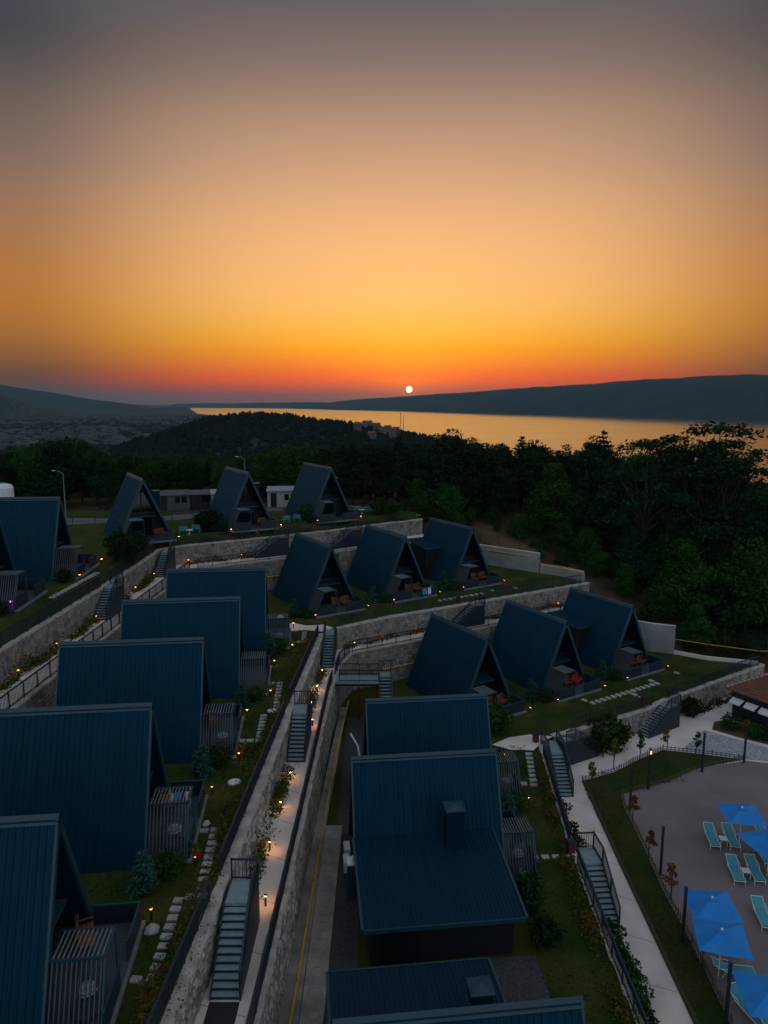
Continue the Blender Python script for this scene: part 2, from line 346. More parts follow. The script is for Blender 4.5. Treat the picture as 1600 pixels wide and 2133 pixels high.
def far_z(x, y):
    r = np.hypot(x, y); az = np.degrees(np.arctan2(x, y))
    z = np.interp(r, [0, 130, 200, 300, 500, 800, 1000, 3000], [3.5, 3.5, -5, -13, -30, -72, -92, -96])
    z = np.where(az > 8, np.interp(r, [0, 130, 260, 600, 1000, 3000], [3.5, 3.5, -18, -75, -96, -98]) * sst(az, 8, 16) + z * (1 - sst(az, 8, 16)), z)
    # wooded hill
    cz = np.interp(az, pxaz([60, 160, 250, 300, 350, 400, 450, 520, 600, 650, 700, 750, 800, 850, 900, 960, 1100]),
                   [-96, -75, -52, -40, -29, -17, -6, -1, -4, -12, -15, -21, -28, -35, -43, -70, -97])
    k = np.exp(-((r - 1200) / np.where(r < 1200, 260, 240)) ** 2)
    z = np.maximum(z, -97 + (cz + 97) * k) if True else z
    # the lake bed
    azs = np.interp(r, [1200, 1500, 2500, 4000, 6600, 8000, 14000, 17000], [14, 5, -5, -9.5, -13.2, -14.8, -15.4, -15.2])
    rsh = np.interp(az, [-16, -14, -8, -3.9, 7.7, 18.7, 28, 45, 70], [17000, 16500, 14500, 11800, 8100, 6600, 5650, 5000, 4600])
    lake = sst(az - azs, 0, .8) * sst(rsh - r, 0, 120) * sst(r, 1150, 1400)
    z = z * (1 - lake) + (-112) * lake
    # ridge across the lake
    cy = np.interp(az, pxaz([300, 420, 600, 700, 760, 850, 950, 1000, 1080, 1150, 1250, 1340, 1430, 1480, 1560, 1600, 1900, 3000]),
                   [842, 840, 838, 836, 832, 825, 818, 815, 811, 806, 798, 794, 790, 787, 788, 790, 784, 800])
    rc = rsh + 1300
    hz_ = 20.4 + (838 - cy) / 1479 * rc * np.sqrt(1 + np.tan(np.radians(np.clip(az, -60, 60))) ** 2) / np.sqrt(1 + np.tan(np.radians(np.clip(az, -60, 60))) ** 2)
    hz_ = hz_ + vnoise(x, y, 900, 3) * 28 + vnoise(x, y, 260, 5) * 17 + vnoise(x, y, 95, 6) * 8
    rid = sst(r, rsh, rc) ** .8
    z = np.where((r > rsh) & (az > -16.5), -99 + (hz_ + 99) * rid * (1 - .35 * sst(r, rc, rc + 3500)), z)
    # mountains at the left
    ly = np.interp(az, pxaz([-600, -200, 0, 60, 120, 160, 200, 250, 330]), [792, 798, 806, 814, 821, 827, 833, 838, 848])
    lz = 20.4 + (838 - ly) / 1479 * 10500 + vnoise(x, y, 1500, 8) * 40
    z = np.where(az < -15.4, np.maximum(z, -96 + (lz + 96) * sst(r, 8200, 10500) * (1 - .5 * sst(r, 10600, 15000))), z)
    ly2 = np.interp(az, pxaz([-600, -200, 0, 50, 100, 150]), [780, 800, 820, 832, 846, 860])
    lz2 = 20.4 + (838 - ly2) / 1479 * 6500 + vnoise(x, y, 700, 9) * 25
    z = np.where(az < -20, np.maximum(z, -96 + (lz2 + 96) * sst(r, 5200, 6500) * (1 - .7 * sst(r, 6600, 8000))), z)
    z = np.where(np.abs(az) > 75, np.interp(r, [0, 150, 600, 3000], [2, 2, 8, 20]), z)
    return z
def nat_z(x, y):
    d = -.5 * np.asarray(x, float) + .866 * np.asarray(y, float)
    near = np.minimum(-5.9 + (d - 46.8) * .36, 4.6) + vnoise(x, y, 9, 2) * .9 + vnoise(x, y, 3, 4) * .25
    near = np.where(np.asarray(x) < -20, 5.7 + vnoise(x, y, 12, 2) * .5, near)
    near = np.maximum(near, -9.5)
    r = np.hypot(x, y)
    k = sst(r, 118, 165)
    return near * (1 - k) + far_z(x, y) * k
def near_ground(x, y):
    s = site_sd(x, y)
    return -13 + (nat_z(x, y) + 13) * sst(s, -.9, .15)
gx = np.concatenate([np.arange(-240, -70, 8.), np.arange(-70, 76, 1.25), np.arange(76, 262, 6.)]); gy = np.concatenate([np.arange(-30, 60, 6.), np.arange(60, 122, 1.25), np.arange(122, 330, 6.)])
X, Y = np.meshgrid(gx, gy); Z = near_ground(X, Y)
def grid_obj(name, X, Y, Z, m, wrap=False):
    h, w_ = X.shape; idx = np.arange(h * w_).reshape(h, w_)
    V = np.stack([X, Y, Z], -1).reshape(-1, 3); F = np.stack([idx[:-1, :-1], idx[:-1, 1:], idx[1:, 1:], idx[1:, :-1]], -1).reshape(-1, 4)
    me = bpy.data.meshes.new(name); me.from_pydata(V.tolist(), [], F.tolist()); me.update(); me.materials.append(MATS[m]); smoothmesh(me)
    return link(name, me)
tag(grid_obj('hillside', X, Y, Z, 'soil'), kind='structure')
rr = np.concatenate([np.geomspace(165, 1000, 46), np.linspace(1020, 1500, 34), np.geomspace(1540, 30000, 120)])
aa = np.radians(np.concatenate([np.arange(-180, -40, 4.), np.arange(-40, 40, .3), np.arange(40, 180.1, 4.)]))
Rr, Aa = np.meshgrid(rr, aa, indexing='ij'); X = Rr * np.sin(Aa); Y = Rr * np.cos(Aa); Z = far_z(X, Y) - 1.2 - 1.5 * sst(330 - Rr, 0, 120)
tag(grid_obj('terrain', X[:, ::-1], Y[:, ::-1], Z[:, ::-1], 'far_land'), kind='structure')
mb = MB(); mb.add([(-9000, 900, -100), (20000, 900, -100), (20000, 22000, -100), (-9000, 22000, -100)], [(0, 1, 2, 3)])
struct('lake', mb, 'water')

def joints(parent, a, b, z, step, seed):
    r_ = random.Random(seed); mb = MB(); n = int(max(math.dist(p, q) for p, q in zip(a, a[1:])) * 0 + sum(math.dist(p, q) for p, q in zip(a, a[1:])) / step)
    def at(P, t):
        L_ = [math.dist(p, q) for p, q in zip(P, P[1:])]; s = t * sum(L_)
        for (p, q), l in zip(zip(P, P[1:]), L_):
            if s <= l: return Vector((p[0] + (q[0] - p[0]) * s / l, p[1] + (q[1] - p[1]) * s / l, z + .002))
            s -= l
        return Vector((P[-1][0], P[-1][1], z + .002))
    for k in range(1, n): mb.obox(at(a, k / n), at(b, k / n), .014, .002)
    o = part('joint_lines', mb, 'mortar'); o.parent = bpy.data.objects[parent]
joints('middle_path', WA[:4], WP[:5], ZP, 3.0, 1); joints('upper_path', WF[:4], WL[:5], ZPL, 3.0, 2); joints('pool_walkway', WB[:4], [(13.5, 8), (14.0, 28.4), (14.35, 40.5), (14.65, 49.0)], ZD, 3.2, 3)
# ------------------------------------------------------------------ retaining walls
def resample(pts, step):
    out = [Vector(pts[0])]
    for a, b in zip(pts, pts[1:]):
        a = Vector(a); b = Vector(b); n = max(1, int((b - a).length / step))
        out += [a.lerp(b, k / n) for k in range(1, n + 1)]
    return out
SHAPES = []
for k in range(12):
    r_ = random.Random(k + 50); n = 8; ring = []
    for i in range(n):
        a = 2 * math.pi * (i + r_.uniform(-.2, .2)) / n
        q = (abs(math.cos(a)) ** 4 + abs(math.sin(a)) ** 4) ** -.25
        ring.append((.5 * q * math.cos(a) * r_.uniform(.82, 1.0), .5 * q * math.sin(a) * r_.uniform(.82, 1.0)))
    SHAPES.append(ring)
def stone_geo(ring, r_):
    n = len(ring); tilt = (r_.uniform(-.25, .25), r_.uniform(-.25, .25))
    vs_ = [(x, 0, z) for x, z in ring] + [(x * .82, -1 + tilt[0] * x + tilt[1] * z, z * .82) for x, z in ring] + [(0, -1.15, 0)]
    fs = [(k, (k + 1) % n, n + (k + 1) % n, n + k) for k in range(n)] + [(n + k, n + (k + 1) % n, 2 * n) for k in range(n)]
    return vs_, fs
STONE_ME = []
for k, rg in enumerate(SHAPES):
    mb = MB(); mb.add(*stone_geo(rg, random.Random(k))); STONE_ME.append(mb.mesh('stone', 'stone_single'))
def stone_wall(label, pts, z0, z1, singles=0, see=lambda x, y: True, group='stone retaining walls of the terraces', size=.34, thick=.42, copw=.46):
    root = thing('retaining_wall', label, 'wall', (pts[0][0], pts[0][1], z0), 0, group)
    ox, oy = pts[0][0], pts[0][1]
    inn = offs(pts, thick); n = len(pts); mb = MB()
    vs_ = [(x - ox, y - oy, -.15) for x, y in pts] + [(x - ox, y - oy, z1 - z0 - .06) for x, y in pts] + [(x - ox, y - oy, -.15) for x, y in inn] + [(x - ox, y - oy, z1 - z0 - .06) for x, y in inn]
    fs = []
    for i in range(n - 1): fs += [(i, i + 1, n + i + 1, n + i), (n + i, n + i + 1, 3 * n + i + 1, 3 * n + i), (3 * n + i, 3 * n + i + 1, 2 * n + i + 1, 2 * n + i)]
    fs += [(0, n, 3 * n, 2 * n), (n - 1, 3 * n - 1, 4 * n - 1, 2 * n - 1)]
    mb.add(vs_, fs); part('core', mb, 'mortar', root)
    # rough mortar coping with an uneven edge
    P = resample([(a, b, 0) for a, b in pts], .5); o1 = offs([(p.x, p.y) for p in P], -.07); o2 = offs([(p.x, p.y) for p in P], copw)
    r_ = random.Random(len(label)); m = len(P); mb = MB(); H_ = z1 - z0
    A = []; 
    for i in range(m):
        j1 = r_.uniform(-.05, .05); j2 = r_.uniform(-.07, .07); zt = H_ + .035 + r_.uniform(-.018, .018)
        a = Vector((o1[i][0] - ox, o1[i][1] - oy)); b = Vector((o2[i][0] - ox, o2[i][1] - oy)); e = (b - a).normalized()
        a = a + e * j1; b = b + e * j2
        A.append(((a.x, a.y, H_ - .10), (a.x, a.y, zt), (b.x, b.y, zt), (b.x, b.y, H_ - .10)))
    vs_ = [q for s in A for q in s]; fs = []
    for i in range(m - 1):
        for k in range(3): fs.append((i * 4 + k, i * 4 + 4 + k, i * 4 + 5 + k, i * 4 + 1 + k))
    fs += [(0, 1, 2, 3), ((m - 1) * 4 + 3, (m - 1) * 4 + 2, (m - 1) * 4 + 1, (m - 1) * 4)]
    mb.add(vs_, fs); part('coping', mb, 'coping', root)
    # stones
    cand = []
    z = .02
    while z < H_ - .14:
        h = min(r_.uniform(.2, .36) * size / .3, H_ - .1 - z)
        for a, b in zip(pts, pts[1:]):
            a = Vector(a); b = Vector(b); Ls = (b - a).length; s = r_.uniform(-.1, .1); e = (b - a) / Ls
            while s < Ls - .12:
                wd_ = min(r_.uniform(.24, .56) * size / .3, Ls - s)
                c = a + e * (s + wd_ / 2)
                if see(c.x, c.y): cand.append((c.x - ox, c.y - oy, z + h / 2 + r_.uniform(-.03, .03), wd_ * 1.04, h * 1.06, math.atan2(e.y, e.x), r_.uniform(.025, .075)))
                s += wd_
        z += h
    cand.sort(key=lambda c: math.hypot(c[0] + ox, c[1] + oy))
    for c in cand[:singles]:
        o = link('stone', r_.choice(STONE_ME), root)
        o.location = c[:3]; o.rotation_euler = (0, 0, c[5]); o.scale = (c[3], c[6], c[4])
    rest = cand[singles:]
    if rest:
        mb = MB()
        for c in rest:
            vs2, fs2 = stone_geo(r_.choice(SHAPES), r_); ca, sa = math.cos(c[5]), math.sin(c[5])
            mb.add([(c[0] + x * c[3] * ca - y * c[6] * sa, c[1] + x * c[3] * sa + y * c[6] * ca, c[2] + zz * c[4]) for x, y, zz in vs2], fs2)
        tag(part('stonework', mb, 'stone', root), kind='stuff')
    return root
stone_wall('rough stone wall with pale coping beside the middle path, under the five-cabin garden', WA[:4], ZP, ZA, 300, lambda x, y: y > 19)
stone_wall('stone wall facing the row of three cabins with garden above and lit path below', WA[4:], ZP, ZA, 0)
stone_wall('weathered stone wall dropping from the middle path to the gutter with yellow pipe', WP[:6], ZB, ZP, 300, lambda x, y: y > 20)
stone_wall('tall stone wall behind the lowest row of three cabins, under the railed path', WP[5:], ZB, ZP, 0)
stone_wall('stone wall with pale coping above the pool walkway stairs, its face turned to the pool', WB[:4], ZD, ZB, 0, lambda x, y: y > 28, copw=.26)
stone_wall('stone wall with clipped bush at its foot below the lowest row of cabins', WB[4:], ZD, ZB, 0)
stone_wall('stone wall under the railed upper path behind the five-cabin column', WL[:5], ZA, ZPL, 0, lambda x, y: y > 30)
stone_wall('stone wall behind the middle row of cabins with a yellow pipe along it', WL[4:], ZA, ZPL, 0)
stone_wall('stone wall overgrown with weeds beside the upper path with lit bollards', WF[:4], ZPL, ZF, 0, lambda x, y: y > 30)
stone_wall('pale stone wall below the back row of three cabins', WF[3:], ZPL, ZF, 0)

# ------------------------------------------------------------------ railings
POST_ME = MB().box(-.03, .03, -.03, .03, 0, 1.06).mesh('post', 'metal')
def railing(label, pts, h=1.0, group='dark metal railings', spacing=1.55, bar=.14, root=None):
    """pts: list of (x, y, z) base points"""
    pts = [Vector(p) for p in pts]
    if root is None:
        root = thing('railing', label, 'railing', pts[0], 0, group); o = pts[0].copy()
    else: o = Vector((0, 0, 0))
    top = MB(); low = MB(); bars = MB()
    for i, (a, b) in enumerate(zip(pts, pts[1:])):
        a = a - o; b = b - o; Ls = (b - a).length; n = max(1, round(Ls / spacing)); up = Vector((0, 0, 1))
        for k in range(n + (1 if i == len(pts) - 2 else 0)):
            q = link('post', POST_ME, root); q.location = a.lerp(b, k / n); q.scale = (1, 1, h / 1.0)
        top.obox(a + up * h, b + up * h, .045, .03); low.obox(a + up * .12, b + up * .12, .025, .025)
        m = max(2, int(Ls / bar))
        for k in range(1, m):
            p = a.lerp(b, k / m); bars.obox(p + up * .12, p + up * h, .012, .012, up=(0, 1, 0))
    part('top_rail', top, 'metal', root); part('bottom_rail', low, 'metal', root); part('bars', bars, 'metal', root)
    return root
def along(pts, off, z, a=0.0, b=1.0):
    P = offs(pts, off); S = [0]
    for p, q in zip(P, P[1:]): S.append(S[-1] + math.dist(p, q))
    def at(s):
        for i in range(len(P) - 1):
            if s <= S[i + 1] + 1e-6:
                t = (s - S[i]) / (S[i + 1] - S[i]); return (P[i][0] + (P[i + 1][0] - P[i][0]) * t, P[i][1] + (P[i + 1][1] - P[i][1]) * t, z)
    s0, s1 = a * S[-1], b * S[-1]
    return [at(s0)] + [(P[i][0], P[i][1], z) for i in range(len(P)) if s0 + .05 < S[i] < s1 - .05] + [at(s1)]
def ycut(pts, off, z, y0, y1):
    P = offs(pts, off)
    def at(y):
        for p, q in zip(P, P[1:]):
            if min(p[1], q[1]) <= y <= max(p[1], q[1]):
                t = (y - p[1]) / (q[1] - p[1]); return (p[0] + (q[0] - p[0]) * t, y, z)
    return [at(y0)] + [(x, y, z) for x, y in P if y0 + .05 < y < y1 - .05] + [at(y1)]
railing('dark railing on the garden wall below the nearest garden stair of the middle path', ycut(WA, .40, ZA + .03, 12, 26.5))
railing('dark railing on the garden wall between the two garden stairs of the middle path', ycut(WA, .40, ZA + .03, 28.2, 44.3))
railing('dark railing on the garden wall between the middle stair and the path junction', ycut(WA, .40, ZA + .03, 46.2, 60.4))
railing('dark railing in front of the middle row of cabins, left of its stair', ycut(WA[4:], .36, ZA + .03, 63.0, 70.4))
railing('dark railing in front of the middle row, from its stair to the concrete wall', ycut(WA[4:], .36, ZA + .03, 71.6, 78.8))
railing('long dark railing on the drop side of the middle path', ycut(WP[:6], .16, ZP + .03, 12, 54.6))
railing('short dark railing on the middle path between footbridge and path corner', ycut(WP[:6], .16, ZP + .03, 56.3, 61.4))
railing('dark railing along the lit path behind the lowest row of cabins', ycut(WP[5:], .16, ZP + .03, 61.8, 76.5))
railing('dark railing on the lower garden edge nearest the annexed cabins', ycut(WB, .17, ZB + .03, 12, 36.8))
railing('dark railing on the lower garden edge between its two pool stairs', ycut(WB, .17, ZB + .03, 38.6, 49.6))
railing('dark railing on the wall above the clipped bush, lowest row of cabins', ycut(WB[4:], .22, ZB + .03, 53.6, 58.3))
railing('dark railing from the pool stair of the lowest row to the tiled kiosk', ycut(WB[4:], .22, ZB + .03, 59.7, 67.9))
railing('dark railing on the drop side of the upper path behind the five-cabin column', ycut(WL[:5], .16, ZPL + .03, 28, 71.0))
railing('dark railing along the upper path behind the middle row of cabins', ycut(WL[4:], .16, ZPL + .03, 72, 85))
railing('brassy-lit dark railing on the upper garden edge below its first stair', ycut(WF[:4], .22, ZF + .03, 30, 56.6))
railing('dark railing on the upper garden edge between its two stairs', ycut(WF[:4], .22, ZF + .03, 58.4, 70.2))
railing('dark railing in front of the back row of cabins, left of its first stair', ycut(WF[3:], .22, ZF + .03, 73.7, 77.6))
railing('dark railing in front of the back row of cabins, between its stairs', ycut(WF[3:], .22, ZF + .03, 79.2, 83.6))
railing('dark railing in front of the back row of cabins, right of its second stair', ycut(WF[3:], .22, ZF + .03, 85.2, 90.8))

# ------------------------------------------------------------------ stairs
def stair(label, x, y, z, deg, width, n, drop, run=.255, landing=1.3, rails='R', back=True, lights=0, group='grey concrete stairs between the terraces', legs=False):
    """top front edge centre at x, y, z; deg = direction of descent; R/L = right/left hand going down"""
    root = thing('staircase', label, 'stairs', (x, y, z - drop), R(deg), group)
    rise = drop / n; w2 = width / 2; core = MB()
    for i in range(n - 1):
        zt = drop - rise * (i + 1)
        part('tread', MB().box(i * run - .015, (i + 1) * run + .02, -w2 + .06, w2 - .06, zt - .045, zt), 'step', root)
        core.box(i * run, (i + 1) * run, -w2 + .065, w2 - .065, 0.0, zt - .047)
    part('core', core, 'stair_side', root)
    if landing:
        part('landing', MB().box(-landing, -.02, -w2 + .06, w2 - .06, drop - .12, drop + .012), 'step', root)
        if not legs: part('landing_base', MB().box(-landing + .03, -.03, -w2 + .07, w2 - .07, 0, drop - .122), 'stair_side', root)
    tot = (n - 1) * run
    for s in (-1, 1):
        yy = s * (w2 - .03)
        mb = MB(); a = [(-landing, drop + .03), (0, drop + .03), (tot + .05, .14), (tot + .05, 0), (-landing, 0)] if not legs else [(-landing, drop + .03), (0, drop + .03), (tot + .05, .14), (tot + .05, 0), (tot - .4, 0), (-.05, drop - .25), (-landing, drop - .25)]
        k = len(a); mb.add([(p, yy - .03, q) for p, q in a] + [(p, yy + .03, q) for p, q in a], [tuple(range(k)), tuple(range(k, 2 * k))[::-1]] + [(i, (i + 1) % k + k - k, (i + 1) % k + k, i + k)[::-1] for i in range(k)])
        part('side_panel', mb, 'stair_side', root)
        side_name = 'L' if s > 0 else 'R'
        if side_name in rails:
            pts = ([(-landing, yy, drop)] if landing else []) + [(0, yy, drop), (tot, yy, rise)]
            railing('', pts, h=.98, root=root, spacing=1.4)
    if back and landing: railing('', [(-landing + .04, -w2 + .05, drop), (-landing + .04, w2 - .05, drop)], h=.98, root=root)
    for i in range(lights):
        k = int((i + .5) * (n - 1) / lights); zt = drop - rise * (k + 1)
        part('step_light', MB().box(k * run - .03, k * run - .018, -.05, .05, zt + .05, zt + .1), 'lamp_warm', root)
    return root
stair('grey stair nearest the annex, climbing from the middle path to the first cabin garden', -6.02, 26.45, ZA, -90, 1.2, 12, 2.0, .24, 1.5, 'L')
stair('grey stair with four lit steps climbing from the middle path to the cabin garden', -5.55, 44.45, ZA, -90, 1.15, 12, 2.0, .24, 1.5, 'L', lights=4)
stair('grey stair at the path junction between two black handrails', -4.82, 60.65, ZA, -90, 1.0, 12, 2.0, .25, 1.5, 'LR', back=False, lights=1)
stair('grey stair with lit steps from the upper path, beside the weedy stone wall', -22.4, 56.5, ZF, -91, 1.15, 12, 2.0, .22, 1.4, 'L', lights=4)
stair('grey stair at the corner of the upper path below the back row of cabins', -22.1, 70.4, ZF, -90, 1.1, 12, 2.0, .22, 1.4, 'L', back=False, lights=2)
stair('dark stair along the pale wall below the back row, near the first blue chairs', -12.0, 78.3, ZF, 210, 1.0, 12, 2.0, .25, 1.2, 'L', group='dark stairs built along the row walls')
stair('dark stair along the pale wall below the back row, beside the flat-roofed shed', -3.9, 83.4, ZF, 213, 1.0, 12, 2.0, .25, 1.2, 'L', group='dark stairs built along the row walls')
stair('dark stair along the stone wall in front of the middle row of cabins', 9.0, 69.85, ZA, 209.5, 1.0, 12, 2.0, .25, 1.2, 'L', group='dark stairs built along the row walls')
stair('dark stair down the stone wall to the pool walkway, below the lowest row of cabins', 24.3, 58.05, ZB, 213, 1.2, 12, 1.9, .26, 1.3, 'L', group='dark stairs built along the row walls')
stair('broad grey stair falling straight to the pool walkway from the lower garden corner', 12.85, 49.75, ZB, -88, 1.25, 12, 1.9, .24, 2.1, 'LR', back=False)
stair('dark railed stair falling along the wall beside the broad pool stair', 14.6, 52.2, ZB, 29, 1.0, 11, 1.9, .26, .9, 'R', back=False, group='dark stairs built along the row walls')
stair('grey stair with a railed landing falling to the pool walkway beside the annexed cabin', 11.95, 36.95, ZB, -86, 1.1, 12, 1.9, .24, 1.5, 'L')
br = thing('footbridge', 'small railed steel footbridge reaching from the middle path to the lower garden stair', 'footbridge', (-4.0, 55.5, ZP), 0)
part('bridge_deck', MB().box(0, 3.6, -.75, .75, -.16, .012), 'step', br); part('beam', MB().box(.1, 3.6, -.72, -.6, -.36, -.162), 'metal', br); part('beam', MB().box(.1, 3.6, .6, .72, -.36, -.162), 'metal', br)
for px in (1.9, 3.4): part('column', MB().box(px - .06, px + .06, -.06, .06, ZB - ZP, -.162), 'bin', br)
railing('', [(.4, -.72, 0), (3.55, -.72, 0)], root=br); railing('', [(.4, .72, 0), (3.55, .72, 0)], root=br)
stair('steep grey stair from the footbridge down to the lower garden', .1, 56.0, ZP, -88, 1.05, 18, 3.6, .22, 1.0, 'LR', back=True)
part_mat = struct('stair_foot_mat', MB().prism([(-6.6, 22.6), (-5.45, 22.6), (-5.45, 23.7), (-6.6, 23.7)], ZP, ZP + .006), 'black_mat')

# ------------------------------------------------------------------ A-frame cabins
HL, HW, HH = 4.05, 2.9, 6.4
SL = math.hypot(HW, HH)
def slope_pt(s, x, t, o):
    return (x, s * HW * t + s * HH / SL * o, HH * (1 - t) + HW / SL * o)
def ribbed(mb, fn, x0, x1, pitch=.25, rh=.035):
    n = int(round((x1 - x0) / pitch)); p = (x1 - x0) / n; xs = []
    for i in range(n):
        a = x0 + i * p
        xs += [(a, 0), (a + p * .62, 0), (a + p * .70, rh), (a + p * .92, rh)]
    xs.append((x1, 0)); m = len(xs)
    mb.add([fn(x, 0, o) for x, o in xs] + [fn(x, 1, o) for x, o in xs], [(i, i + 1, m + i + 1, m + i) for i in range(m - 1)])
def tri_prism(mb, x0, x1, pts):
    k = len(pts); mb.add([(x0, y, z) for y, z in pts] + [(x1, y, z) for y, z in pts], [tuple(range(k)), tuple(range(k, 2 * k))[::-1]] + [(i, k + i, k + (i + 1) % k, (i + 1) % k) for i in range(k)])
HP = []      # (name, mesh, parent index or None)
def hp(name, mb, m, par=None): HP.append((name, mb.mesh(name, m), par)); return len(HP) - 1
for s in (-1, 1):
    mb = MB(); c = [slope_pt(s, x, t, o) for x in (-HL, HL) for t in (0.0, 1.0) for o in (-.15, 0)]
    mb.add(c, [(0, 1, 3, 2), (4, 6, 7, 5), (0, 2, 6, 4), (1, 5, 7, 3), (2, 3, 7, 6), (0, 4, 5, 1)])
    ribbed(mb, lambda x, t, o: slope_pt(s, x, t, .008 + o), -HL, HL)
    for tt in (.36, .71): mb.obox(slope_pt(s, -HL, tt, .034), slope_pt(s, HL, tt, .034), .02, .006, up=(0, s * HH / SL, HW / SL))
    ri = hp('roof_slope', mb, 'roof')
    for x in (-HL, HL):
        a = slope_pt(s, x + .05 * (1 if x > 0 else -1), 0, -.05); b = slope_pt(s, x + .05 * (1 if x > 0 else -1), 1, -.05)
        mb = MB(); mb.obox(a, b, .05, .12, up=(0, s * HH / SL, HW / SL)); hp('verge_board', mb, 'trim', ri)
mb = MB()
for s in (-1, 1):
    mb.add([(-HL - .1, 0, HH + .13), (HL + .1, 0, HH + .13), slope_pt(s, HL + .1, .035, .075), slope_pt(s, -HL - .1, .035, .075)], [(0, 1, 2, 3)])
    mb.add([(-HL - .1, 0, HH + .13), slope_pt(s, -HL - .1, .035, .075), (-HL - .1, 0, HH - .1)], [(0, 1, 2)]); mb.add([(HL + .1, 0, HH + .13), slope_pt(s, HL + .1, .035, .075), (HL + .1, 0, HH - .1)], [(0, 2, 1)])
hp('ridge_cap', mb, 'trim')
XF = HL - 1.5
mb = MB(); tri_prism(mb, XF - .1, XF, [(-HW * .93, 0.02), (HW * .93, 0.02), (0, HH * .94)]); fw = hp('front_wall', mb, 'cladding')
mb = MB(); tri_prism(mb, -HL + .25, -HL + .35, [(-HW * .93, 0.02), (HW * .93, 0.02), (0, HH * .94)]); hp('back_wall', mb, 'cladding')
for s in (-1, 1):
    mb = MB(); tri_prism(mb, XF + .004, XF + .03, [(s * .06, 2.85), (s * 1.35, 2.85), (s * .42, 4.9), (s * .06, 4.9)]); hp('window', mb, 'glass')
    mb = MB(); mb.box(XF + .004, XF + .035, *sorted((s * .03, s * 1.0)), .26, 2.25); hp('glass_door', mb, 'glass')
mb = MB(); mb.box(XF + .001, XF + .06, -1.5, 1.5, 2.62, 2.74); mb.box(XF + .001, XF + .05, -.03, .03, 2.742, 5.0); hp('window_frame', mb, 'metal')
mb = MB(); mb.box(XF, XF + 1.25, -1.55, 1.1, 2.42, 2.5); hp('porch_roof', mb, 'trim')
DX = HL + 1.95
mb = MB()
k = 0; yb = -2.62
while yb < 2.6: mb.box(XF, DX, yb, min(yb + .145, 2.62), .16, .20); yb += .155
hp('deck_boards', mb, 'deck')
hp('plinth', MB().box(XF + .02, DX + .12, -2.7, 2.7, .0, .155), 'kerb')
for y0, y1 in ((-2.6, -.55), (.55, 2.6)):
    j = hp('railing_panel', MB().box(DX - .05, DX - .015, y0, y1, .205, 1.0), 'panel'); hp('handrail', MB().box(DX - .07, DX + .005, y0 - .02, y1 + .02, 1.0, 1.05), 'trim', j)
j = hp('railing_panel', MB().box(HL + .15, DX - .08, 2.57, 2.6, .205, 1.0), 'panel'); hp('handrail', MB().box(HL + .12, DX - .08, 2.55, 2.625, 1.0, 1.05), 'trim', j)
# slatted side screen in the plane of the roof, slatted pergola on it
T0 = 1 - 2.4 / HH; PX1 = HL + 1.85
scr = MB()
for t in (T0, .985):
    scr.obox(slope_pt(-1, HL + .1, t, -.05), slope_pt(-1, PX1, t, -.05), .03, .03)
scr.obox(slope_pt(-1, PX1, T0, -.05), slope_pt(-1, PX1, .985, -.05), .03, .03); SCR = hp('side_screen', scr, 'trim')
for k in range(11):
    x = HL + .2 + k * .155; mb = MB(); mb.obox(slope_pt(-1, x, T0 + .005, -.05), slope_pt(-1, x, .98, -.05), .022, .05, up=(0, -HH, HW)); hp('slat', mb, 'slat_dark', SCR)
ya = -HW * T0; yb = ya + 1.35
pg = MB(); pg.obox((HL + .1, ya, 2.42), (PX1 + .03, ya, 2.42), .035, .04); pg.obox((HL + .1, yb, 2.42), (PX1 + .03, yb, 2.42), .035, .04); pg.obox((PX1, ya, 2.42), (PX1, yb, 2.42), .035, .04)
pg.obox((PX1 - .03, yb, .2), (PX1 - .03, yb, 2.38), .03, .03, up=(0, 1, 0)); PG = hp('pergola', pg, 'trim')
for k in range(11):
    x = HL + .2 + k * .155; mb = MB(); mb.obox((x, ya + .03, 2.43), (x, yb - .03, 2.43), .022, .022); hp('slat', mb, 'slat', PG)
CH = MB(); CH.box(.7, 1.35, 1.55, 2.25, 1.2, 4.75); CH_ME = CH.mesh('chimney', 'roof_far'); CC = MB(); CC.box(.62, 1.43, 1.47, 2.33, 4.752, 4.86); CC_ME = CC.mesh('chimney_cap', 'trim')
CABINS = {}
def cabin(key, label, ex, ey, z, deg, group, chimney=True):
    """ex, ey: where the ridge ends above the front gable"""
    root = thing('a_frame_cabin', label, 'cabin', (ex - HL * math.cos(R(deg)), ey - HL * math.sin(R(deg)), z), R(deg), group)
    objs = []
    for name, me, par in HP:
        objs.append(link(name, me, root if par is None else objs[par]))
    if chimney:
        c = link('chimney', CH_ME, root); link('chimney_cap', CC_ME, c)
    CABINS[key] = root
    return root
G1 = 'cabins in the column left of the middle path'; G2 = 'cabins in the lowest column beside the gutter'; G3 = 'cabins of the lowest row'; G4 = 'cabins of the middle row'; G5 = 'cabins of the back row'; G6 = 'cabins on the upper left terrace'
for i, (x, y, l) in enumerate([(-11.2, 22.4, 'black A-frame cabin beside the garden stair nearest the annex, first of its column of five'), (-10.95, 31.5, 'black A-frame cabin with egg chair and colourful washing on its deck, second of five'),
                               (-10.9, 40.9, 'black A-frame cabin with white cushioned chair on its deck, third of five in the column'), (-10.5, 49.9, 'black A-frame cabin fourth of five in the column left of the middle path'), (-10.2, 59.4, 'black A-frame cabin last of five, its screened deck touching the junction path')]):
    cabin('A%d' % (i + 1), l, x, y, ZA, 6.3, G1)
cabin('B2', 'black A-frame cabin between the annexed cabin and the footbridge stair', 6.9, 45.7, ZB, 6.3, G2)
cabin('B1', 'black A-frame cabin with a broad lean-to annex and square chimney on its near slope', 6.3, 37.9, ZB, 6.3, G2, False)
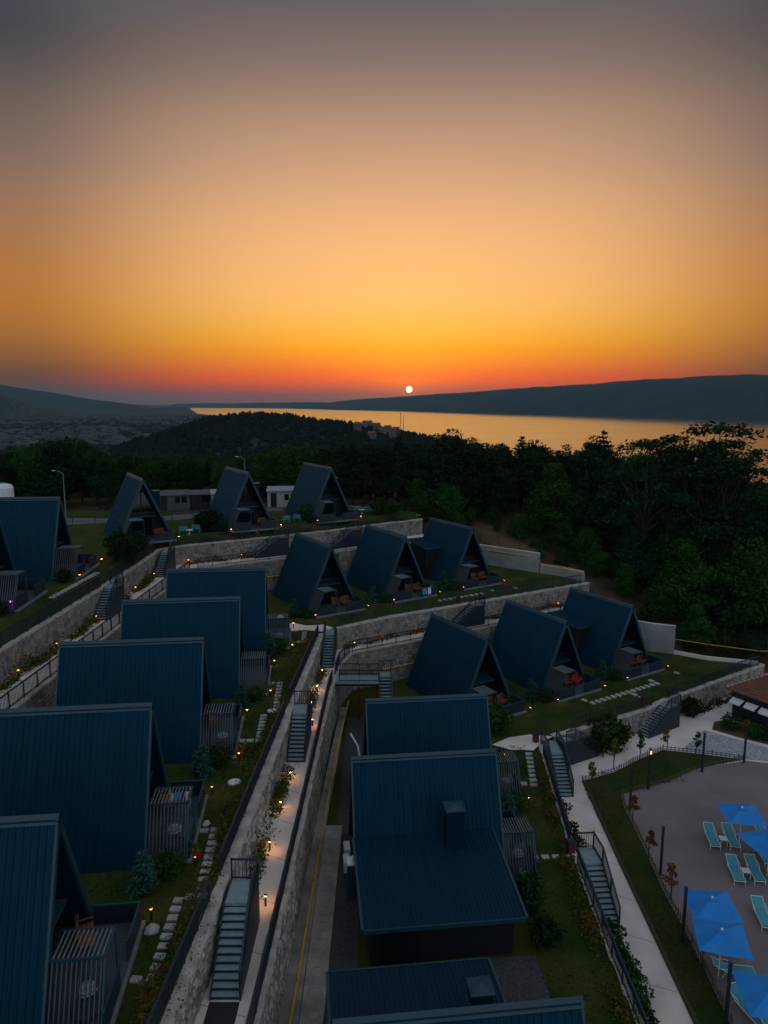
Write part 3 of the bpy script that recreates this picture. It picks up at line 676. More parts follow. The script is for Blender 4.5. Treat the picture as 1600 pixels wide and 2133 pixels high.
cabin('B0', 'black A-frame cabin with lean-to annex on its far slope, facing the annexed cabin', 6.5, 20.85, ZB, 6.3, G2, False)
for k, x, y, l in (('D1', 8.74, 57.3, 'black A-frame cabin with green lamp on its deck, first of the lowest row'), ('D2', 16.5, 62.0, 'black A-frame cabin with painted red glow and blue lamp, middle of the lowest row'), ('D3', 24.2, 66.9, 'black A-frame cabin beside the stained concrete wall, last of the lowest row')):
    cabin(k, l, x, y, ZB, -59, G3)
for k, x, y, l in (('C1', -5.2, 68.6, 'black A-frame cabin with purple lamp on its deck, first of the middle row'), ('C2', 2.3, 73.8, 'black A-frame cabin with towels hung on its deck rail, centre of the middle row'), ('C3', 10.0, 78.8, 'black A-frame cabin beside the long concrete wall, last of the middle row')):
    cabin(k, l, x, y, ZA, -58, G4)
for k, x, y, l in (('E1', -25.0, 73.2, 'black A-frame cabin with orange-lit ridge, first of the back row near the road'), ('E2', -15.4, 80.4, 'black A-frame cabin with orange-lit ridge in front of the pale prefab hut'), ('E3', -6.45, 86.5, 'black A-frame cabin of the back row nearest the dark wood')):
    cabin(k, l, x, y, ZE, -60, G5)
cabin('F1', 'black A-frame cabin with a blue pool-lit deck on the upper left terrace', -27.2, 58.9, ZE, 5, G6)
cabin('F2', 'black A-frame cabin with purple lamp behind its screen, cut by the picture border', -27.5, 49.8, ZE, 5, G6)
def loc(key, x, y, z=0.0):
    o = CABINS[key]; c, s = math.cos(o.rotation_euler.z), math.sin(o.rotation_euler.z)
    return (o.location.x + x * c - y * s, o.location.y + x * s + y * c, o.location.z + z)

# ------------------------------------------------------------------ annexes and sheds
def annex(label, key, x0, x1, y0, y1, zt, zb, chim, door):
    """lean-to against a cabin slope, in the cabin's own axes; the roof falls from y0 to y1"""
    o = CABINS[key]; root = thing('lean_to_annex', label, 'annex', o.location, o.rotation_euler.z, 'lean-to annexes')
    s = 1 if y1 > y0 else -1
    mb = MB()
    def fn(x, t, of): return (x, y0 + (y1 - y0) * t, zt + (zb - zt) * t + of)
    c = [fn(x, t, of) for x in (x0, x1) for t in (0, 1) for of in (-.16, 0)]
    mb.add(c, [(0, 1, 3, 2), (4, 6, 7, 5), (0, 2, 6, 4), (1, 5, 7, 3), (2, 3, 7, 6), (0, 4, 5, 1)])
    ribbed(mb, lambda x, t, of: fn(x, t, .008 + of), x0, x1, .2); r_ = part('roof', mb, 'roof', root)
    for x in (x0, x1):
        e = .06 if x == x1 else -.06; mb = MB(); mb.obox(fn(x + e, 0, -.04), fn(x + e, 1, -.04), .06, .11); part('verge_board', mb, 'trim', r_)
    mb = MB(); mb.obox(fn(x0, 1.004, -.06), fn(x1, 1.004, -.06), .035, .10); part('gutter', mb, 'trim', r_)
    yw = y1 - s * .45; ys = y0 + s * .55
    a, b = sorted((ys, yw)); part('wall', MB().box(x0 + .35, x1 - .45, a, b, 0, zb - .19), 'cladding', root)
    d = part('door', MB().box(x0 + .9, x0 + 2.6, *sorted((yw + s * .003, yw + s * .04)), .05, 1.95), 'glass', root)
    part('wall_lamp', MB().box(x0 + 3.3, x0 + 3.36, *sorted((yw + s * .003, yw + s * .07)), 1.75, 1.81), 'lamp_warm', root)
    if chim:
        cx, cy, cw, z0_, z1_ = chim
        c = part('chimney', MB().box(cx - cw / 2, cx + cw / 2, cy - cw * .42, cy + cw * .42, z0_, z1_), 'roof', root)
        mb = MB(); q = cw / 2 + .06; mb.add([(cx - q, cy - q, z1_ + .02), (cx + q, cy - q, z1_ + .02), (cx + q, cy + q, z1_ + .02), (cx - q, cy + q, z1_ + .02), (cx - q, cy - q, z1_ + .1), (cx + q, cy - q, z1_ + .1), (cx + q, cy + q, z1_ + .1), (cx - q, cy + q, z1_ + .1), (cx, cy, z1_ + .28)],
               [(3, 2, 1, 0), (0, 1, 5, 4), (1, 2, 6, 5), (2, 3, 7, 6), (3, 0, 4, 7), (4, 5, 8), (5, 6, 8), (6, 7, 8), (7, 4, 8)]); part('chimney_cap', mb, 'trim', c)
        mb = MB(); mb.box(cx - cw / 2 - .08, cx + cw / 2 + .08, cy - cw * .42 - .12, cy + cw * .42 + .06, z0_ + .12, z0_ + .2); part('flashing', mb, 'trim', c)
    return root
annex('broad ribbed lean-to annex with chimney below the cabin slope, its door in shade', 'B1', -HL - .05, HL - .55, -1.72, -8.0, 2.72, 2.2, (1.15, -2.75, .95, 2.4, 4.75), True)
annex('ribbed lean-to annex with low square chimney, its roof running under the near ridge', 'B0', -HL - .05, HL - 1.3, 1.72, 6.75, 2.72, 2.2, (1.8, 4.2, .85, 2.3, 3.2), True)
def shed(label, x, y, z, deg, lx, ly, h, group='flat-roofed sheds by the row walls'):
    root = thing('shed', label, 'shed', (x, y, z), R(deg), group)
    part('wall', MB().box(-lx / 2 + .25, lx / 2 - .25, -ly / 2 + .25, ly / 2 - .25, 0, h - .1), 'cladding', root)
    mb = MB(); mb.add([(-lx / 2, -ly / 2, h - .12), (lx / 2, -ly / 2, h - .12), (lx / 2, ly / 2, h + .38), (-lx / 2, ly / 2, h + .38), (-lx / 2, -ly / 2, h), (lx / 2, -ly / 2, h), (lx / 2, ly / 2, h + .5), (-lx / 2, ly / 2, h + .5)], [(3, 2, 1, 0), (0, 1, 5, 4), (1, 2, 6, 5), (2, 3, 7, 6), (3, 0, 4, 7)])
    ribbed(mb, lambda a, t, o: (a, -ly / 2 + ly * t, h + .5 * t + .006 + o), -lx / 2, lx / 2, .25)
    r_ = part('roof', mb, 'roof', root); mb = MB(); mb.obox((-lx / 2, -ly / 2 - .03, h - .05), (lx / 2, -ly / 2 - .03, h - .05), .03, .08); part('fascia', mb, 'trim', r_)
    part('door', MB().box(-lx / 2 + .21, -lx / 2 + .248, -.5, .4, .05, 2.0), 'metal', root); part('wall_window', MB().box(-.6, .5, -ly / 2 + .215, -ly / 2 + .248, 1.1, 1.7), 'glass', root)
    return root
shed('flat-roofed dark shed tucked behind the last cabin of the middle row', 5.6, 83.6, ZA, 30, 4.4, 4.2, 3.6)
shed('flat-roofed dark shed tucked behind the last cabin of the lowest row', 20.2, 71.6, ZB, 30, 4.6, 4.4, 3.6)

# ------------------------------------------------------------------ bollard lamps
word = {'A1': 'cabin nearest the annex', 'A2': 'egg-chair cabin', 'A3': 'third column cabin', 'A4': 'fourth column cabin', 'A5': 'junction cabin', 'B1': 'annexed cabin', 'B2': 'footbridge-stair cabin', 'C1': 'purple-lamp cabin of the middle row', 'C2': 'towel-hung cabin', 'C3': 'last middle-row cabin', 'D1': 'green-lamp cabin', 'D2': 'painted-glow cabin', 'D3': 'last lowest-row cabin', 'E1': 'first back-row cabin', 'E2': 'prefab-hut cabin', 'E3': 'back-row cabin by the wood', 'F1': 'lit upper left cabin', 'F2': 'upper left cabin at the border'}
BO = MB(); BO.lathe([(.05, 0), (.05, .42)], 8); BO_ME = BO.mesh('post', 'metal')
BG_ME = MB().lathe([(.024, .44), (.024, .50)], 8).mesh('lamp_glass', 'lamp_glow'); BC_ME = MB().lathe([(.085, .521), (.085, .545), (.02, .575)], 10).mesh('cap', 'metal')
BD_ME = MB().lathe([(.034, .512), (.078, .512), (.078, .519), (.034, .519)], 10).mesh('lamp_ring', 'lamp_down')
BD2_ME = MB().lathe([(.034, .512), (.078, .512), (.078, .519), (.034, .519)], 10).mesh('lamp_ring', 'lamp_path')
def bollard(x, y, z, label, group, shaded=False):
    r_ = thing('bollard_lamp', label, 'bollard', (x, y, z), 0, group)
    link('post', BO_ME, r_); link('cap', BC_ME, r_); link('lamp_ring', BD2_ME if shaded else BD_ME, r_)
    if not shaded: link('lamp_glass', BG_ME, r_)
for x, y in ((-5.62, 39.7), (-5.72, 36.5), (-5.78, 32.9), (-5.33, 28.9), (-5.12, 56.2), (-5.25, 52.9), (-5.38, 49.8), (-5.0, 46.9)): bollard(x, y, ZP, 'small lit bollard lamp on the planted side of the middle path', 'bollards along the middle path', True)
wr = offs(WA[4:], -.45)
for t in (.05, .15, .27, .40, .66, .84):
    p = along(WA[4:], -.45, ZP, t, t + .001)[0]; bollard(p[0], p[1], ZP, 'small lit bollard lamp at the wall foot behind the lowest row of cabins', 'bollards behind the lowest row')
for y in (42.3, 47.3, 53.6, 62.4, 67.6):
    p = ycut(WF[:4], -.55, ZPL, y, y + .01)[0]; bollard(p[0], p[1], ZPL, 'small lit bollard lamp in the weeds beside the upper path', 'bollards along the upper path')
for t in (.08, .25, .45, .7):
    p = along(WF[3:], -.5, ZPL, t, t + .001)[0]; bollard(p[0], p[1], ZPL, 'small lit bollard lamp on the path below the back row of cabins', 'bollards below the back row')
for k in CABINS:
    if k in ('B0', 'B1', 'F2'): continue
    for yy, sd_ in ((-2.95, 'screened'), (2.9, 'open')):
        p = loc(k, DX + .3, yy); bollard(p[0], p[1], p[2], 'lit bollard lamp at the ' + sd_ + ' deck corner of the ' + word[k], 'bollards at the deck corners')
bollard(11.55, 27.3, ZD, 'lit bollard lamp throwing orange light on the pool walkway at the hedge end', 'bollards on the pool walkway', True)
bollard(11.9, 43.6, ZD, 'lit bollard lamp glowing behind shrubs on the pool walkway between the two stairs', 'bollards on the pool walkway', True)

# ------------------------------------------------------------------ paving, gutter, pipes
GB = 'lines of square stepping stones'
PAV = []
def stepping(name_label, pts, z, s=.42, deg=0):
    PAV.extend(pts)
    r_ = tag(part('stepping_path', MB().box(-.01, .01, -.01, .01, -.06, -.05), 'paver'), kind='structure'); r_.location = (pts[0][0], pts[0][1], z)
    for i, (x, y) in enumerate(pts):
        o = link('paver', PAVER, r_); o.location = (x - pts[0][0], y - pts[0][1], 0); o.rotation_euler = (0, 0, R(deg + rnd.uniform(-7, 7))); o.scale = (s * rnd.uniform(.94, 1.06), s * .72 * rnd.uniform(.94, 1.06), 1)
PAVER = MB().prism([(-.5, -.46), (-.44, -.5), (.47, -.5), (.5, -.42), (.49, .47), (.42, .5), (-.48, .49), (-.5, .4)], 0.0, .08).mesh('paver', 'paver')
def lerp_pts(a, b, n): return [(a[0] + (b[0] - a[0]) * i / (n - 1), a[1] + (b[1] - a[1]) * i / (n - 1)) for i in range(n)]
stepping('', lerp_pts((-8.28, 22.57), (-8.51, 26.58), 9) + [(-8.08, 26.8), (-7.6, 26.86), (-8.85, 22.5)], ZA)
stepping('', lerp_pts((-8.15, 31.49), (-7.75, 27.37), 9) + [(-8.66, 31.42)], ZA)
stepping('', lerp_pts((-7.65, 49.6), (-7.31, 45.6), 8) + [(-8.2, 49.6)], ZA)
stepping('', lerp_pts((-7.92, 44.1), (-7.63, 40.64), 8) + [(-8.15, 40.64), (-8.65, 40.6)], ZA)
stepping('', lerp_pts((-7.13, 61.2), (-6.93, 58.7), 5) + [(-7.41, 58.66)], ZA)
stepping('', lerp_pts((10.82, 49.66), (10.29, 45.35), 8) + [(9.6, 45.5)], ZB, .5)
stepping('', lerp_pts((8.7, 37.5), (10.55, 37.58), 4), ZB, .42)
stepping('', lerp_pts((18.24, 58.81), (25.5, 63.17), 14) + [(22.51, 60.62), (22.95, 59.96), (17.67, 59.38), (25.21, 63.82), (28.42, 65.77)], ZB, .52, 120)
stepping('', lerp_pts((5.8, 71.6), (10.5, 74.3), 9) + [(11.8, 75.6), (14.6, 76.6)], ZA, .48, 120)
stepping('', lerp_pts((-24.55, 51.0), (-24.3, 58.5), 14), ZE, .45)
for x, y, z, l in ((-8.13, 35.87, ZA, 'round pale concrete lid on the grass in front of the third cabin'), (-7.45, 44.9, ZA, 'round pale concrete lid on the grass beside the lit garden stair')):
    c = thing('manhole_cover', l, 'manhole cover', (x, y, z), 0, 'round concrete lids on the lawn'); part('rim', MB().lathe([(.36, 0), (.36, .05), (.30, .055)], 20), 'paver', c); part('lid', MB().lathe([(.29, .03), (.29, .065), (.1, .075)], 20), 'concrete', c)
sheet('junction_path', [(-9.6, 62.2), (-9.0, 61.5), (-7.2, 62.0), (-5.5, 61.6), (-4.6, 62.6), (-5.6, 63.6), (-7.2, 63.3), (-8.6, 64.2)], ZA + .006, 'concrete')
sheet('corner_path', [(8.3, 51.2), (9.6, 50.4), (11.3, 50.3), (12.2, 51.6), (13.3, 52.6), (11.5, 52.9), (9.8, 52.4)], ZB + .006, 'concrete')
sheet('gutter', [(-4.84, 12), (-3.66, 12), (-3.62, 40), (-3.2, 58), (-3.75, 58), (-4.28, 41), (-4.48, 28)], ZB + .005, 'concrete_old')
gs = sheet('slab_strip', [(-3.6, 12), (-2.55, 12), (-2.6, 40.6), (-3.6, 40.6)], ZB + .05, 'concrete_old')
for k in range(14):
    o = link('ring_mark', MB().tube([(.3 * math.cos(a), .3 * math.sin(a), 0) for a in [i * math.pi / 10 for i in range(21)]], .014, 4, False).mesh('ring_mark', 'mortar') if k == 0 else RM, gs); RM = o.data; o.location = (-3.05 + rnd.uniform(-.08, .08), 24.5 + k * 1.15, ZB + .05)
sheet('gravel_bed', [(-2.5, 12), (-1.0, 12), (-1.6, 56), (-3.1, 56)], ZB + .005, 'gravel')
sheet('gravel_bed', [(-1.0, 26.5), (7.4, 27.4), (7.2, 30.2), (-1.2, 29.4)], ZB + .0054, 'gravel')
def pipe(label, pts, rad=.058, group='yellow gas pipes'):
    r_ = thing('gas_pipe', label, 'pipe', pts[0], 0, group); o = Vector(pts[0]); P = [Vector(p) - o for p in pts]
    part('tube', MB().tube(P, rad, 8), 'pipe', r_)
    for p in resample(P, 3.0)[::1]:
        part('bracket', MB().box(p.x - .03, p.x + .03, p.y - .09, p.y + .09, p.z - .16, p.z + .055), 'metal', r_)
pipe('long yellow gas pipe on brackets running beside the gutter', [(-3.98, 22, -5.0), (-3.85, 28, -5.0), (-3.72, 38, -5.0), (-3.55, 48, -5.0), (-3.05, 58, -5.0)])
pipe('yellow gas pipe along the tall wall behind the lowest row of cabins', [(-.2, 62.9, -4.1), (3.98, 65.2, -4.1), (12.1, 69.8, -4.1)])
pipe('yellow gas pipe along the wall behind the middle row of cabins', [(-17.0, 73.0, 1.6), (-11.1, 76.35, 1.6), (-5.5, 79.8, 1.6)])
def block(name, label, cat, pts, z0, z1, thick, m, group=None):
    r_ = thing(name, label, cat, (pts[0][0], pts[0][1], z0), 0, group); i2 = offs(pts, thick); poly = [(x - pts[0][0], y - pts[0][1]) for x, y in list(pts) + i2[::-1]]
    part('wall_body', MB().prism(poly, 0, z1 - z0), m, r_); part('wall_top', MB().prism([(x - pts[0][0], y - pts[0][1]) for x, y in offs(pts, -.04) + offs(pts, thick + .04)[::-1]], z1 - z0 + .003, z1 - z0 + .07), 'concrete', r_)
    return r_
block('concrete_wall', 'long bare concrete wall with a yellow pipe behind the middle row', 'wall', [(12.0, 89.6), (15.6, 86.6), (18.9, 84.0)], ZA, 2.4, -.25, 'concrete_wall', 'bare concrete boundary walls')
block('concrete_wall', 'low stepped end of the concrete wall beside the middle-row railing', 'wall', [(19.0, 83.9), (21.0, 82.5), (23.2, 80.0)], ZA, 1.0, -.25, 'concrete_wall', 'bare concrete boundary walls')
block('concrete_wall', 'bare concrete wall with a dark stain beside the last cabin of the lowest row', 'wall', [(26.6, 73.4), (28.2, 72.2), (30.4, 71.3)], ZB, -2.6, -.25, 'concrete_wall', 'bare concrete boundary walls')
block('concrete_kerb', 'low concrete kerb wall along the end of the lowest lawn', 'kerb', [(30.45, 71.3), (33.0, 69.6), (37.6, 68.15)], ZB, -5.3, -.25, 'concrete')
pipe('yellow gas pipe on top of the middle-row concrete wall', [(12.5, 88.8, 1.9), (15.4, 86.35, 1.9), (18.8, 83.8, 1.9), (18.85, 83.75, 1.15), (21.0, 82.3, 1.15), (23.1, 79.9, 1.15)])
pipe('yellow gas pipe over the dry bank past the stained concrete wall', [(30.3, 71.9, -4.2), (33.5, 70.4, -4.3), (38.0, 69.0, -4.5), (44.0, 68.8, -4.6)], .034)
pipe('yellow gas pipe along the edge of the back lawn before the wood', [(-5.0, 100.6, 5.8), (0, 95.9, 5.8), (4.8, 91.9, 5.8)])
st = thing('wall_stain_patch', 'dark splash of paint on the bare concrete wall', 'paint mark', (28.62, 71.9, -4.4), R(-22))
part('splash', MB().add([(.30 * math.cos(a) * q, -.012, .42 * math.sin(a) * q) for a, q in [(i * .524, rnd.uniform(.6, 1.15)) for i in range(12)]], [tuple(range(12))]), 'black_mat', st)
def mesh_fence(label, pts, h, group='thin wire fences along the boundary'):
    r_ = thing('wire_fence', label, 'fence', pts[0], 0, group); o = Vector(pts[0]); P = resample([Vector(p) - o for p in pts], 2.4)
    me = MB().box(-.03, .03, -.03, .03, 0, h).mesh('fence_post', 'metal')
    for p in P: q = link('fence_post', me, r_); q.location = p
    mb = MB()
    for a, b in zip(P, P[1:]):
        for t in (.25, .5, .75, .98): mb.obox(a + Vector((0, 0, h * t)), b + Vector((0, 0, h * t)), .006, .006)
    part('wires', mb, 'metal', r_)
mesh_fence('thin dark post fence on the dry bank above the middle-row concrete wall', [(10.5, 92.0, 2.8), (14.5, 88.6, 2.6), (19.3, 85.0, 1.6), (23.4, 81.6, .3)], 2.0)
mesh_fence('thin dark post fence on the dry bank right of the stained concrete wall', [(30.8, 72.3, -4.9), (35.0, 70.0, -5.0), (39.0, 69.3, -5.2), (46.0, 69.6, -5.6)], 2.0)

# ------------------------------------------------------------------ pool terrace
LAWN_O = [(13.55, 10), (14.06, 28.4), (14.4, 40.5), (14.73, 49.2)]; LAWN_T = [(17.56, 50.5), (20.2, 52.5), (22.63, 54.0), (25.3, 53.4), (28.36, 52.45)]
LAWN_I = [(24.03, 51.0), (21.04, 49.1), (17.04, 47.4), (16.75, 45.9), (16.5, 41.5), (16.15, 37.4), (16.05, 33.3), (15.72, 28.4), (15.1, 10)]
sheet('pool_lawn', LAWN_O + LAWN_T + LAWN_I, ZD + .03, 'lawn_pool')
sheet('pool_deck', LAWN_I[::-1] + [(28.5, 52.3), (34, 51.0), (60, 46), (60, 10)], ZD + .008, 'pool_deck')
sheet('pebble_path', [(24.2, 54.1), (25.4, 53.55), (28.4, 52.6), (34, 51.3), (60, 46.4), (60, 48.4), (36, 52.9), (31.5, 54.3), (29.2, 56.2), (27.6, 57.6)], ZD + .008, 'pebble')
sheet('flower_bed', [(28.3, 57.7), (29.9, 56.2), (32.0, 54.7), (36.4, 53.3), (60, 48.9), (60, 60), (38, 56.6), (33, 57.2), (30.4, 59.6), (29.2, 59.2)], ZD + .02, 'soil')
pk = MB().box(-.018, .018, -.018, .018, 0, .42).mesh('picket', 'fence_wood')
def picket_fence(label, pts, group='low picket fences round the pool lawn'):
    r_ = thing('picket_fence', label, 'fence', (pts[0][0], pts[0][1], ZD), 0, group); o = Vector((pts[0][0], pts[0][1], 0)); P = resample([Vector((x, y, 0)) - o for x, y in pts], .3)
    mb = MB(); rl = MB()
    for i, p in enumerate(P):
        h = .42 + rnd.uniform(-.03, .03)
        if i % 6 == 0: q = link('fence_post', pk, r_); q.location = p; q.scale = (1.6, 1.6, 1.15)
        else: mb.box(p.x - .018, p.x + .018, p.y - .018, p.y + .018, 0, h)
    for a, b in zip(P, P[1:]):
        for z in (.14, .32): rl.obox(a + Vector((0, 0, z)), b + Vector((0, 0, z)), .012, .018)
    tag(part('pickets', mb, 'fence_wood', r_), kind='stuff'); part('rails', rl, 'fence_wood', r_)
picket_fence('low picket fence between the pool walkway and the lawn strip', offs([(13.7, 14), (14.06, 28.4), (14.4, 40.5), (14.73, 49.2)], -.06))
picket_fence('low picket fence round the top of the pool lawn beside the saplings', [(14.78, 49.2)] + LAWN_T)
picket_fence('low picket fence between the lawn strip and the pool deck', offs([(28.3, 52.4)] + LAWN_I[:-1], .05))
# deck boards near enough to tell apart are laid as long strips with dark joints
jb = MB()
for k in range(14):
    y = 15 + k * 2.45
    jb.box(17.2, 46, y, y + .012, ZD + .0085, ZD + .0115)
o = part('joint_lines', jb, 'joint'); o.parent = bpy.data.objects['pool_deck']
LP_ME = MB().box(-.06, .06, -.06, .06, 0, 3.1).mesh('post', 'metal'); LH_ME = MB().box(-.075, .075, -.075, .075, 3.101, 3.16).mesh('cap', 'metal'); LB_ME = MB().box(-.1, .1, -.1, .1, 0, .03).mesh('base_plate', 'metal')
for i, (x, y, l) in enumerate([(17.0, 45.4, 'square dark lamp post at the rounded corner of the pool deck'), (19.3, 48.15, 'square dark lamp post with its lamp lit above the pool lawn'), (24.3, 50.6, 'square dark lamp post on the pool lawn fence facing the pebble path'), (28.2, 52.0, 'square dark lamp post where the pebble path meets the pool deck'),
                               (16.5, 38.6, 'square dark lamp post alone on the deck edge, between two sapling gaps'), (15.62, 33.3, 'square dark lamp post in front of the paired blue parasols'), (15.5, 28.3, 'square dark lamp post beside the blue parasol over tangled loungers')]):
    r_ = thing('lamp_post', l, 'lamp post', (x, y, ZD), R(8), 'square lamp posts round the pool deck'); link('post', LP_ME, r_); link('cap', LH_ME, r_); link('base_plate', LB_ME, r_)
    if 'lit' in l: part('lamp_glass', MB().box(-.05, .05, -.085, -.062, 2.75, 3.0), 'lamp_glow', r_)
# parasols
def parasol(label, x, y, deg, s=2.35, group='blue square parasols on the pool deck'):
    r_ = thing('parasol', label, 'parasol', (x, y, ZD + .008), R(deg), group); h = s / 2
    mb = MB(); n = 8
    def P(u, v):
        m = max(abs(u), abs(v)); sag = .05 * (1 - abs(abs(u) - abs(v)) / max(m, .001)) * m
        return (u * h, v * h, 2.62 - .46 * m + .05 * (abs(u) * abs(v)) - .035 * math.sin(math.pi * m) * (1 - min(abs(u), abs(v)) / max(m, .001)))
    idx = [[None] * (n + 1) for _ in range(n + 1)]; vs_ = []
    for i in range(n + 1):
        for j in range(n + 1): idx[i][j] = len(vs_); vs_.append(P(-1 + 2 * i / n, -1 + 2 * j / n))
    fs = []
    for i in range(n):
        for j in range(n):
            a, b, c, d = idx[i][j], idx[i + 1][j], idx[i + 1][j + 1], idx[i][j + 1]
            if (i < n / 2) == (j < n / 2): fs += [(a, b, c), (a, c, d)]
            else: fs += [(a, b, d), (b, c, d)]
    mb.add(vs_, fs)
    mb.add([(-h, -h, 2.18), (h, -h, 2.18), (h, h, 2.18), (-h, h, 2.18), (-h, -h, 2.21), (h, -h, 2.21), (h, h, 2.21), (-h, h, 2.21)], [])
    part('canopy', mb, 'parasol', r_); part('finial', MB().lathe([(.07, 2.62), (.06, 2.68), (.02, 2.72)], 10), 'white_metal', r_)
    vt = MB(); q = .2; vt.add([(-q, -q, 2.575), (q, -q, 2.575), (q, q, 2.575), (-q, q, 2.575), (0, 0, 2.66)], [(0, 1, 4), (1, 2, 4), (2, 3, 4), (3, 0, 4)]); part('vent', vt, 'parasol', r_)
    part('pole', MB().tube([(0, 0, .06), (0, 0, 2.6)], .024, 8), 'white_metal', r_); part('base', MB().lathe([(.27, 0), (.27, .05), (.05, .08)], 16), 'kerb', r_)
    for a in (1, -1):
        for b in (1, -1): part('rib', MB().tube([(0, 0, 2.53), (a * h * .97, b * h * .97, 2.17)], .011, 5), 'white_metal', r_)
parasol('blue parasol above the pair of teal loungers nearest the deck corner', 22.6, 41.45, -6)
parasol('blue parasol turned corner-on beside the four teal loungers', 22.75, 38.4, 14, 2.6)
parasol('blue parasol behind a lamp post, upper one of two overlapping canopies', 16.95, 33.2, -6)
parasol('blue parasol overlapping its neighbour, lower one of the two canopies', 16.4, 30.95, -15)
parasol('blue parasol over tangled white lounger frames', 16.95, 27.5, -8, 2.5)
parasol('blue parasol beyond the teal lounger pairs, cut by the picture border', 25.6, 39.7, 8, 2.5)
# loungers
def lounger(label, x, y, deg, group='teal sun loungers on the pool deck', tilt=28):
    r_ = thing('sun_lounger', label, 'sun lounger', (x, y, ZD + .008), R(deg), group)   # head towards +x
    part('seat_sling', MB().box(-.95, .32, -.27, .27, .33, .35), 'sling', r_)
    c, s = math.cos(R(tilt)), math.sin(R(tilt)); b = MB(); b.obox((.34, 0, .345), (.34 + .72 * c, 0, .345 + .72 * s), .27, .012); part('backrest_sling', b, 'sling', r_)
    f = MB()
    for sy in (-.3, .3):
        f.tube([(-1.0, sy, .3), (-.9, sy, .34), (.34, sy, .34), (.34 + .74 * c, sy, .345 + .74 * s)], .018, 6)
    f.tube([(-1.0, -.3, .3), (-1.0, .3, .3)], .018, 6); f.tube([(.34 + .74 * c, -.3, .345 + .74 * s), (.34 + .74 * c, .3, .345 + .74 * s)], .018, 6); part('frame', f, 'white_metal', r_)
    for sy in (-.3, .3):
        part('leg', MB().tube([(-.88, sy, .33), (-.96, sy, 0)], .017, 6), 'white_metal', r_); part('leg', MB().tube([(.45, sy, .33), (.62, sy, 0)], .017, 6), 'white_metal', r_)
        part('armrest', MB().tube([(.1, sy * 1.1, .34), (.22, sy * 1.1, .54), (.62, sy * 1.1, .56), (.7, sy * 1.05, .5)], .016, 6), 'white_metal', r_)
for x, y, d, l in ((21.05, 41.9, 80, 'teal sun lounger left of the small white table, pair nearest the deck corner'), (22.25, 41.85, 82, 'teal sun lounger right of the small white table, pair nearest the deck corner'), (24.35, 41.7, 82, 'teal sun lounger half hidden behind the blue parasol pole'),
                   (20.95, 38.6, 80, 'teal sun lounger left of the white table in the middle pair'), (22.1, 38.6, 82, 'teal sun lounger right of the white table in the middle pair'), (23.5, 40.2, 84, 'teal sun lounger under the corner-on blue parasol'),
                   (20.6, 34.9, 80, 'lone teal sun lounger between the corner-on parasol and the paired parasols'), (17.2, 31.1, 172, 'teal sun lounger lying crosswise under the lower paired parasol'), (16.75, 28.9, 105, 'teal sun lounger with bare white frame beside the lamp post'), (17.35, 27.5, 100, 'teal sun lounger under the parasol over the tangled frames')):
    lounger(l, x, y, d)
for x, y, l in ((21.65, 41.6, 'small white side table between the lounger pair nearest the deck corner'), (21.5, 38.45, 'small white side table between the middle pair of loungers'), (17.35, 29.9, 'small white side table beside the crosswise lounger'), (23.0, 38.3, 'small white side table under the corner-on parasol')):
    r_ = thing('side_table', l, 'table', (x, y, ZD + .008), R(-8), 'white side tables by the loungers'); part('table_top', MB().box(-.24, .24, -.24, .24, .4, .43), 'white_metal', r_)
    for a in (-.2, .2):
        for b in (-.2, .2): part('leg', MB().box(a - .018, a + .018, b - .018, b + .018, 0, .4), 'white_metal', r_)
# kiosk
kr = thing('tiled_kiosk', 'dark kiosk with red tiled pyramid roof and white awnings below the stone wall', 'kiosk', (33.6, 59.2, ZD), R(-58))
part('wall', MB().box(-1.9, 1.9, -1.9, 1.9, 0, 2.75), 'cladding', kr)
kw = 2.35; kz = 2.85; ka = 4.35; rf = MB()
n = 9
for q in range(4):
    for i in range(n):
        t0, t1 = i / n, (i + 1) / n; a0 = kw * (1 - t0); a1 = kw * (1 - t1); z0_ = kz + (ka - kz) * t0 + .05; z1_ = kz + (ka - kz) * t1
        c, s = math.cos(q * math.pi / 2), math.sin(q * math.pi / 2)
        pts = [(-a0, -a0, z0_), (a0, -a0, z0_), (a1, -a1, z1_), (-a1, -a1, z1_), (-a0, -a0, z0_ - .05), (a0, -a0, z0_ - .05)]
        rf.add([(x * c - y * s, x * s + y * c, z) for x, y, z in pts], [(0, 1, 2, 3), (4, 5, 1, 0)])
rf.box(-kw, kw, -kw, kw, kz - .1, kz - .002); kroof = part('roof', rf, 'red_tile', kr)
for q in range(4):
    a = math.pi / 4 + q * math.pi / 2; m = 10
    for i in range(m):
        t = (i + .1) / m; t2 = (i + .95) / m; b = MB(); rr_ = kw * math.sqrt(2)
        b.tube([(rr_ * (1 - t) * math.cos(a), rr_ * (1 - t) * math.sin(a), kz + (ka - kz) * t + .09), (rr_ * (1 - t2) * math.cos(a), rr_ * (1 - t2) * math.sin(a), kz + (ka - kz) * t2 + .06)], [.1, .07], 7); part('ridge_tile', b, 'ridge_tile', kroof)
for i in range(3):
    y = -1.35 + i * 1.3; b = MB(); b.add([(-.55, -1.92, 2.1), (.55, -1.92, 2.1), (.5, -2.5, 1.85), (-.5, -2.5, 1.85)], [(0, 1, 2, 3)]); b.add([(-.5, -2.5, 1.85), (.5, -2.5, 1.85), (.5, -2.5, 1.7), (-.5, -2.5, 1.7)], [(0, 1, 2, 3)]); o = part('awning', b, 'white_paint', kr); o.location = (y, 0, 0)
part('counter', MB().box(-1.7, 1.7, -2.15, -1.92, .9, 1.0), 'panel', kr)

